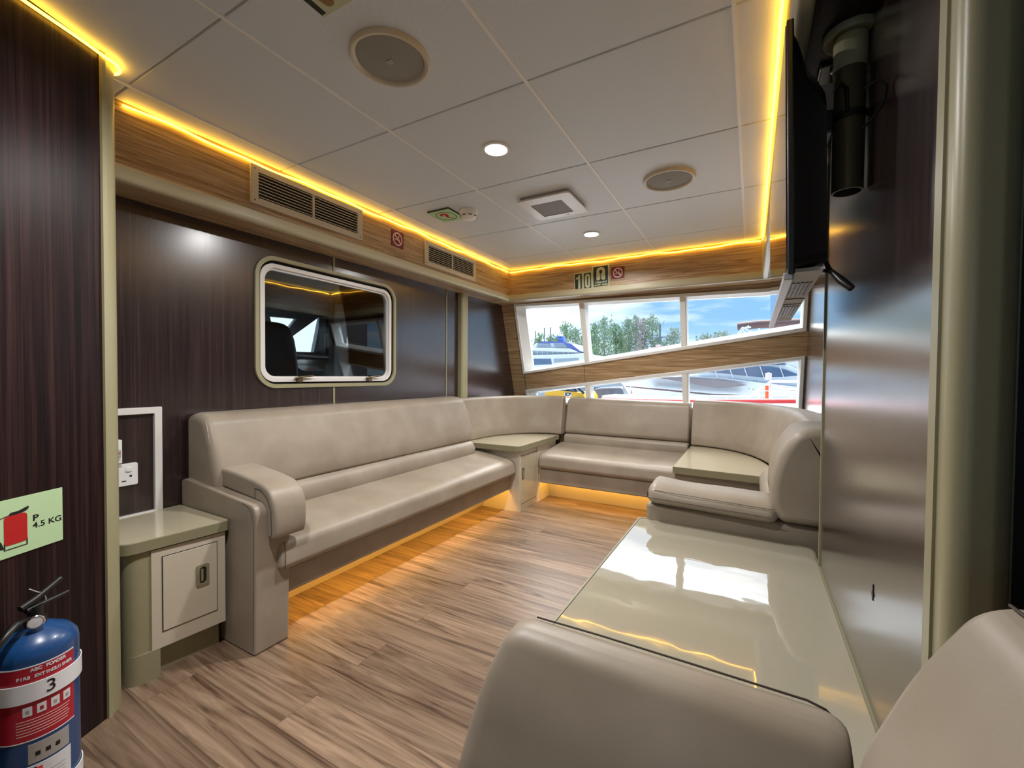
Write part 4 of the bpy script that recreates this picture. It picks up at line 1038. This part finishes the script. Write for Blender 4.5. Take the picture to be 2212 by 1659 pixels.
B().tube([c0-ax*.020-up_*.004, c0+ax*.070-up_*.002], [.007, .005], 8).obj('carry_handle', M['black'], t, smooth=True)
B().tube([c0+up_*.045-ax*.012, c0+up_*.030+ax*.004, c0+up_*.020+ax*.018, c0+up_*.004+ax*.022, c0-up_*.004+ax*.018], .0012, 6).obj('seal', M['paper'], t)
gz = EC+Vector((math.cos(fc), math.sin(fc), 0))*.030+up_*.460
T = frame(gz, (-math.sin(fc), math.cos(fc), 0), (0, 0, 1))
B().lathe([(0, 0), (.015, 0), (.016, .008), (.014, .010), (.0125, .009), (0, .008)], T, 28).obj('gauge', M['chrome'], t, smooth=True)
B().lathe([(0, .0082), (.012, .0092), (0, .0096)], T, 24).obj('gauge_face', M['paper'], t)
B().tube([EC+up_*.460-ax*.015, EC+up_*.470-ax*.055+PN*.02, EC+up_*.44-ax*.10+PN*.03, EC+up_*.33-ax*.115+PN*.02, EC+up_*.18-ax*.10+PN*.01], .008, 10).obj('hose', M['black'], t, smooth=True)

# ================================================================ outside
def at(px_, py_, Y):
    r = F_*FPX+R_*(px_-W_/2)+D_*(py_-H_/2)
    k = Y/r.y
    return Vector((r.x*k, Y, EYE+r.z*k))
ZG = -1.6
struct(B().box(-120, 120, 5.2, 160, ZG-.1, ZG).obj('ground', M['ground']), 'pale concrete quay outside the windows')
def tree(px_, ptop, Y, width, kind, label):
    top = at(px_, ptop, Y); h = top.z-ZG
    t = thing('tree', (top.x, Y, ZG), label, 'tree', 'trees behind the boatyard')
    B().tube([(top.x, Y, ZG), (top.x+.1, Y, ZG+h*.5), (top.x, Y, top.z-.3)], [.22, .14, .03], 7).obj('trunk', M['bark'], t)
    b = B(); bm = b.bm
    nb_ = int(26+h*3)
    for k in range(nb_):
        f = (k+random.random())/nb_; z = ZG+h*(.16+.84*f); sp = width*(1-f)**.55*(.55+.6*random.random())+.15
        a = random.random()*2*PI
        base = Vector((top.x, Y, z-.25)); tip = Vector((top.x+math.cos(a)*sp, Y+math.sin(a)*sp, z+.35*sp+.2))
        for j in range(44):
            u = random.random()**.6; p = base.lerp(tip, u)+Vector([random.gauss(0, .20) for _ in range(3)])
            s = .09+.12*random.random(); d1 = Vector([random.gauss(0, 1) for _ in range(3)]).normalized()*s*.45; d2 = Vector((random.gauss(0, .4), random.gauss(0, .4), 1)).normalized()*s
            vs = [bm.verts.new(p-d1), bm.verts.new(p+d1), bm.verts.new(p+d1*.5+d2), bm.verts.new(p-d1*.5+d2)]
            bm.faces.new(vs)
    b.obj('foliage', M['leaf'][kind], t)
TR = [(1166, 728, 1.5, 0, 'small spiky tree at the far left of the window behind the left yacht'), (1190, 730, 1.3, 0, 'small pointed tree just right of the spiky one behind the left yacht'),
      (1221, 706, 2.4, 0, 'dark tree rising behind the blue canopy of the left yacht'), (1243, 716, 2.0, 1, 'tree partly hidden by the left mullion'),
      (1284, 705, 2.6, 0, 'broad green tree just right of the left mullion'), (1305, 694, 3.0, 1, 'tallest broad green tree in the middle window pane'), (1330, 706, 2.6, 0, 'rounded green tree beside the tallest broad one'),
      (1358, 696, 2.0, 1, 'slender green tree left of the forked grey one'), (1374, 690, 2.0, 2, 'forked grey green tree in the middle pane'), (1388, 697, 1.9, 3, 'greyish bare looking tree in the middle pane'),
      (1409, 690, 2.2, 1, 'pointed green tree just left of the light mast'), (1456, 718, 2.0, 2, 'pale isolated tree right of the light mast'),
      (1514, 738, 1.3, 2, 'tiny tree at the lower left of the right-hand pane'), (1527, 729, 1.2, 2, 'small tuft of tree in the right-hand pane'), (1546, 728, 1.5, 2, 'small rounded tree in the right-hand pane'), (1560, 726, 1.4, 2, 'small tree nearest the furled brown canopy'),
      (1270, 728, 2.4, 0, 'low dense tree behind the left mullion'), (1345, 722, 2.6, 0, 'low dense tree in the middle of the middle pane'), (1424, 733, 2.3, 1, 'low tree behind the foot of the light mast'), (1205, 735, 2.2, 0, 'low tree behind the left yacht flybridge')]
for q in TR: tree(q[0], q[1], 46+random.random()*5, q[2]*.8, q[3], q[4])
b = B()
for k, (px_, pt) in enumerate(((1157, 715), (1176, 708), (1189, 707))):
    p = at(px_, pt, 40)
    tag(B().tube([(p.x, 40, ZG), (p.x, 40, p.z)], .05, 6).obj('sailing_mast', M['mast']), ('thin mast at the far left of the window', 'thin mast in the middle of the three', 'thin mast nearest the blue canopy')[k], 'mast', 'thin masts behind the left yacht')
p = at(1426, 700, 34)
t = thing('light_mast', (p.x, 34, ZG), 'grey light mast with cross arms among the trees', 'mast')
B().tube([(p.x, 34, ZG), (p.x, 34, p.z)], .07, 8).obj('pole', M['mast'], t)
for dz, wd in ((1.0, .55), (1.9, .8)): B().tube([(p.x-wd, 34, p.z-dz), (p.x+wd, 34, p.z-dz)], .05, 6).obj('cross_arm', M['mast'], t)
for sx_ in (-.6, .6): B().lathe([(0, 0), (.14, 0), (.10, .25), (0, .28)], Matrix.Translation((p.x+sx_, 34, p.z-1.85)), 10).obj('lamp', M['mast'], t)
q = at(1450, 745, 34); B().tube([(p.x, 34, p.z-2.2), (q.x, 34, q.z)], .03, 5).obj('stay', M['mast'], t)
# left motor yacht
Yl = 36
def pxy(Y, lst): return [(at(a, c, Y).x, at(a, c, Y).z) for a, c in lst]
def slab(lst, Y, dy, mat, parent, name, bevel=0, dz=0):
    return B().prism(pxy(Y, lst), lambda x, z: (x, Y-dz, z), lambda x, z: (x, Y+dy, z)).obj(name, mat, parent, bevel=bevel)
c = at(1200, 780, Yl); t = thing('motor_yacht', (c.x, Yl, ZG), 'white motor yacht with a blue canopy seen in the left window pane', 'boat')
slab([(1110, 768), (1262, 764), (1290, 772), (1270, 800), (1262, 840), (1120, 840)], Yl, 5, M['gel'], t, 'hull', .05)
slab([(1118, 758), (1150, 757), (1240, 756), (1258, 765), (1120, 768)], Yl+.3, 4, M['gel_g'], t, 'deck_window')
slab([(1110, 752), (1160, 752), (1230, 753), (1246, 760), (1240, 761), (1110, 756)], Yl+.1, 4.4, M['gel'], t, 'upper_deck', .03)
slab([(1150, 753), (1156, 742), (1175, 739), (1215, 740), (1236, 754)], Yl+.6, 3.4, M['gel'], t, 'flybridge', .03)
slab([(1158, 750), (1161, 743), (1186, 742), (1188, 749)], Yl+.5, .1, M['gel_g'], t, 'flybridge_window')
slab([(1198, 750), (1196, 743), (1222, 745), (1228, 753)], Yl+.5, .1, M['gel_g'], t, 'flybridge_window')
slab([(1160, 741), (1175, 737.5), (1215, 738), (1233, 742), (1254, 759), (1248, 760), (1228, 750), (1216, 741)], Yl+.45, 3.6, M['bluecan'], t, 'canopy')
slab([(1205, 738), (1207, 728), (1216, 727), (1217, 738)], Yl+1, .6, M['blueboat'], t, 'radar_arch')
slab([(1200, 729), (1200, 727), (1212, 726), (1212, 729)], Yl+1, .3, M['blueboat'], t, 'radar')
slab([(1120, 775), (1190, 775), (1192, 787), (1120, 790)], Yl-.02, .1, M['glassdk'], t, 'hull_window')
slab([(1196, 775), (1250, 773), (1250, 779), (1196, 784)], Yl-.02, .1, M['gel_g'], t, 'hull_window')
for k in range(8):
    a = 1150+k*11; slab([(a, 758), (a+.7, 758), (a+.7, 767), (a, 767)], Yl+.2, .05, M['gel'], t, 'stanchion')
# big white yacht
Yr = 12.0
def taper(px_): return 1.6*max(0, (1440-px_)/110.0)**1.6
c = at(1600, 850, Yr); t = thing('white_yacht', (c.x, Yr, ZG), 'large white yacht with tinted windows seen in the lower right window', 'boat')
top_l = [(1337, 821), (1360, 817), (1400, 815), (1440, 814), (1500, 813), (1560, 816), (1620, 824), (1680, 831), (1740, 838), (1800, 842), (1900, 848)]
bot_l = [(1345, 831), (1352, 838), (1372, 850), (1396, 860), (1440, 866), (1500, 869), (1560, 872), (1620, 873), (1700, 874), (1800, 875), (1900, 876)]
rs = []
for (a, za), (c_, zb) in zip(top_l, bot_l):
    yo = taper(a); P1 = at(a, za, Yr+yo); P2 = at(c_, zb, Yr+yo+.5); yb = Yr+3.2-yo*.4
    mid = P1.lerp(P2, .55)+Vector((0, -.08, 0))
    rs.append([P1, mid, P2, Vector((P2.x, (Yr+yb)/2+.8, P2.z-.4)), Vector((P2.x, yb+1.2, P2.z)), Vector((P1.x, yb+1.6, P1.z))])
B().rings(rs).obj('hull', M['gel'], t, smooth=True)
slab([(1412, 816), (1455, 813), (1508, 806), (1570, 795), (1640, 787), (1700, 788), (1722, 796), (1800, 815), (1800, 846), (1720, 841), (1650, 830), (1560, 819)], Yr+.25, 2.6, M['gel'], t, 'superstructure', .03)
slab([(1508, 803), (1560, 797), (1602, 792), (1640, 790), (1672, 793), (1700, 800), (1728, 811), (1690, 814), (1645, 815), (1600, 811), (1560, 806)], Yr+.20, .1, M['glassdk'], t, 'windscreen')
for a in (1540, 1573, 1605, 1640, 1683):
    slab([(a, 789), (a+1.6, 789), (a+12, 818), (a+10, 818)], Yr+.16, .04, M['gel'], t, 'window_post')
slab([(1655, 786), (1672, 783), (1690, 783), (1698, 786), (1680, 788)], Yr+.20, .1, M['glassdk'], t, 'upper_window')
slab([(1630, 787), (1650, 779), (1720, 772), (1760, 772), (1800, 800), (1725, 797), (1700, 789)], Yr+.30, 2.2, M['gel'], t, 'hardtop', .02)
slab([(1408, 814.5), (1450, 816), (1520, 819), (1570, 823), (1615, 832), (1580, 837), (1550, 838), (1515, 833), (1470, 824)], Yr-.12, .1, plain('brown_hull_window', (.24, .20, .21), .3), t, 'hull_window')
slab([(1350, 833.5), (1400, 838), (1470, 845), (1530, 851), (1600, 854), (1530, 853), (1470, 847.5), (1400, 840.5), (1352, 835.5)], Yr-.22, .3, M['brown_can'], t, 'waterline_stripe')
for a, c_ in ((1628, 822), (1634, 822.5), (1618, 840), (1627, 841)): slab([(a-1, c_-1), (a+1, c_-1), (a+1, c_+1), (a-1, c_+1)], Yr-.2, .1, M['mast'], t, 'fitting')
# furled bimini with frame
P1 = at(1593, 706, 11.6); P2 = at(1760, 696, 11.6); t = thing('furled_canopy', P1, 'furled brown canopy roll on a white frame above the right window sill', 'canopy')
B().tube([P1, P1.lerp(P2, .3)+Vector((0, 0, .03)), P2], .095, 12).obj('roll', M['brown_can'], t, smooth=True)
for a, c_, d_, e_ in ((1588, 730, 1604, 707), (1592, 730, 1606, 709), (1604, 707, 1634, 722), (1603, 712, 1618, 724), (1600, 713, 1618, 704), (1612, 709, 1622, 706)):
    B().tube([at(a, c_, 11.4), at(d_, e_, 11.4)], .02, 6).obj('strut', M['gel'], t)
for a in (1640, 1740): g_ = at(a, 708, 11.6); B().tube([g_, Vector((g_.x, 12.6, at(a, 790, 12.6).z))], .02, 6).obj('pole', M['gel'], t)
# neighbouring deck: red rail, white deck, railing
Yd = 5.6
P1 = at(1380, 866.5, Yd+1.6); P1 = Vector((P1.x, Yd+.9, at(1380, 866.5, Yd+.9).z)); A = at(1300, 863, Yd+1.4); Bq = at(1482, 867, Yd); Cq = at(1900, 866, Yd)
t = thing('deck_edge', (Bq.x, Yd, ZG), 'white deck edge with a thick red fender rail outside the lower window', 'boat')
B().tube([A, Bq, Cq], .028, 12).obj('fender_rail', M['hullred'], t, smooth=True)
zz = Bq.z-.03
B().prism([(A.x, A.y), (Bq.x, Bq.y), (Cq.x, Cq.y), (Cq.x, Yd+1.0), (A.x, A.y+.8)], lambda x, y: (x, y, ZG), lambda x, y: (x, y, zz)).obj('hull', M['gel'], t)
B().tube([at(1330, 860, Yd+1.6), at(1470, 857, Yd+.8), at(1700, 854, Yd+.6)], .012, 6).obj('rail', M['gel'], t)
for a in (1437, 1480, 1526, 1570): B().tube([at(a, 857, Yd+.7), at(a, 866, Yd+.7)], .012, 6).obj('stanchion', M['gel'], t)
t = thing('boarding_railing', at(1665, 862, Yd+.4), 'white boarding railing beside the red fender rail', 'railing')
for l in (((1612, 862), (1663, 826), (1665, 824), (1760, 824)), ((1664, 822), (1664, 862)), ((1660, 845), (1760, 846)), ((1668, 832), (1760, 850)), ((1638, 842), (1638, 862)), ((1638, 842), (1660, 842)), ((1709, 853), (1709, 863)), ((1668, 853), (1760, 853))):
    B().tube([at(a, c_, Yd+.4) for a, c_ in l], .014, 8).obj('rail', M['gel'], t)
P1 = at(1660, 812, Yd+.4); B().lathe([(0, -.05), (.03, -.05), (.034, .03), (0, .04)], Matrix.Translation(P1), 14).obj('lamp', M['gel'], t)
P1 = at(1656.5, 833, Yd+.3); P2 = at(1656.5, 862, Yd+.3)
t = thing('orange_post', P2, 'orange and white marker post by the boarding railing', 'post')
B().tube([P1, P2], .020, 10).obj('post', M['orange'], t); B().tube([P1.lerp(P2, .34), P1.lerp(P2, .42)], .0215, 10).obj('band', M['gel'], t)
# loader
Yj = 15
c = at(1220, 850, Yj); t = thing('wheel_loader', (c.x, Yj, ZG), 'yellow wheel loader in the bottom left window strip', 'digger')
slab([(1177, 846), (1180, 840), (1192, 838), (1200, 843), (1222, 845), (1258, 848), (1264, 858), (1264, 868), (1175, 868)], Yj, 1.5, M['yellow'], t, 'body', .03)
slab([(1204, 845), (1202, 833), (1238, 831), (1246, 847)], Yj+.1, 1.3, M['glassdk'], t, 'cab', .02)
slab([(1200, 833.5), (1202, 830), (1240, 828), (1243, 832)], Yj+.0, 1.5, M['yellow'], t, 'cab_roof', .02)
slab([(1224, 845), (1224, 832), (1227, 832), (1227, 845)], Yj+.05, .1, M['black'], t, 'cab_post')
slab([(1219.5, 848), (1234, 848), (1234, 857), (1219.5, 857)], Yj-.04, .05, M['paper'], t, 'badge')
pj = at(1226.8, 852.3, Yj-.06); text('JCB', .16, frame(pj, (1, 0, 0), (0, 0, 1)), M['ink'], t, bold=.006)
for a, c_, d_, e_ in ((1240, 830, 1262, 850), (1234, 832, 1246, 846)): B().tube([at(a, c_, Yj-.1), at(d_, e_, Yj-.1)], .05, 6).obj('lift_arm', M['black'], t)
for a in (1190, 1250):
    P1 = at(a, 884, Yj-.1); B().lathe([(0, -.15), (.35, -.15), (.42, -.05), (.42, .05), (.35, .15), (0, .15)], frame(P1, (1, 0, 0), (0, 0, 1)), 24).obj('wheel', M['rubber'], t)
# low yard clutter and small boats
t = tag(slab([(1282, 840), (1300, 837), (1340, 836), (1356, 850), (1356, 872), (1282, 872)], 17, 2, M['tarp'], None, 'tarpaulin_stack', .1), 'dark tarpaulin covered stack in the lower middle window', 'stack')
tag(slab([(1155, 842), (1178, 840), (1180, 870), (1155, 870)], 18, 1.5, M['gel_g'], None, 'tool_container', .05), 'grey container left of the yellow loader', 'container')
t = thing('grey_hull', at(1310, 830, 22), 'pale grey boat hull behind the tarpaulin stack', 'boat')
slab([(1255, 828), (1300, 826), (1350, 826), (1350, 840), (1300, 838), (1258, 834)], 22, 2.5, M['gel_g'], t, 'hull', .05)
for a in (1275, 1330): g_ = at(a, 834, 22); B().box(g_.x-.2, g_.x+.2, 22.5, 24, ZG, g_.z).obj('cradle', M['mast'], t)
t = thing('red_pennant', at(1363, 870, 9), 'small red pennant on a stick in front of the white yacht bow', 'flag')
B().tube([at(1363, 870, 9), at(1362, 834, 9)], .012, 6).obj('stick', M['gel'], t)
slab([(1361.5, 835), (1366, 850), (1361.5, 850)], 9, .01, M['hullred'], t, 'flag')
for k, (a, lab) in enumerate(((1359, 'small white round buoy left of the pennant foot'), (1371, 'small white round buoy right of the pennant foot'))):
    P1 = at(a, 858, 9); tag(B().lathe([(0, -.05), (.04, -.03), (.05, 0), (.04, .035), (0, .05)], Matrix.Translation(P1), 14).tube([P1, Vector((P1.x, P1.y, ZG))], .02, 6).obj('buoy', M['gel'], smooth=True), lab, 'buoy')
c = at(1415, 750, 30); t = thing('rescue_boat', (c.x, 30, ZG), 'orange red boat top just above the sloping sill in the middle pane', 'boat')
slab([(1388, 762), (1398, 755), (1405, 751), (1436, 750), (1442, 754), (1446, 765), (1440, 800), (1385, 800)], 30, 2.5, M['faded'], t, 'cabin', .05)
B().box(c.x-1.6, c.x+1.6, 30.1, 32.4, ZG, at(1415, 770, 30).z).obj('hull', M['gel_g'], t)
slab([(1398, 752), (1406, 749), (1404, 753)], 29.9, .1, M['gel'], t, 'window'); slab([(1416, 744.5), (1424, 744), (1424, 748), (1416, 748)], 30.3, .5, M['gel'], t, 'dome')
slab([(1446, 746), (1458, 745), (1458, 749), (1446, 750)], 31, .6, M['gel'], t, 'roof_box')
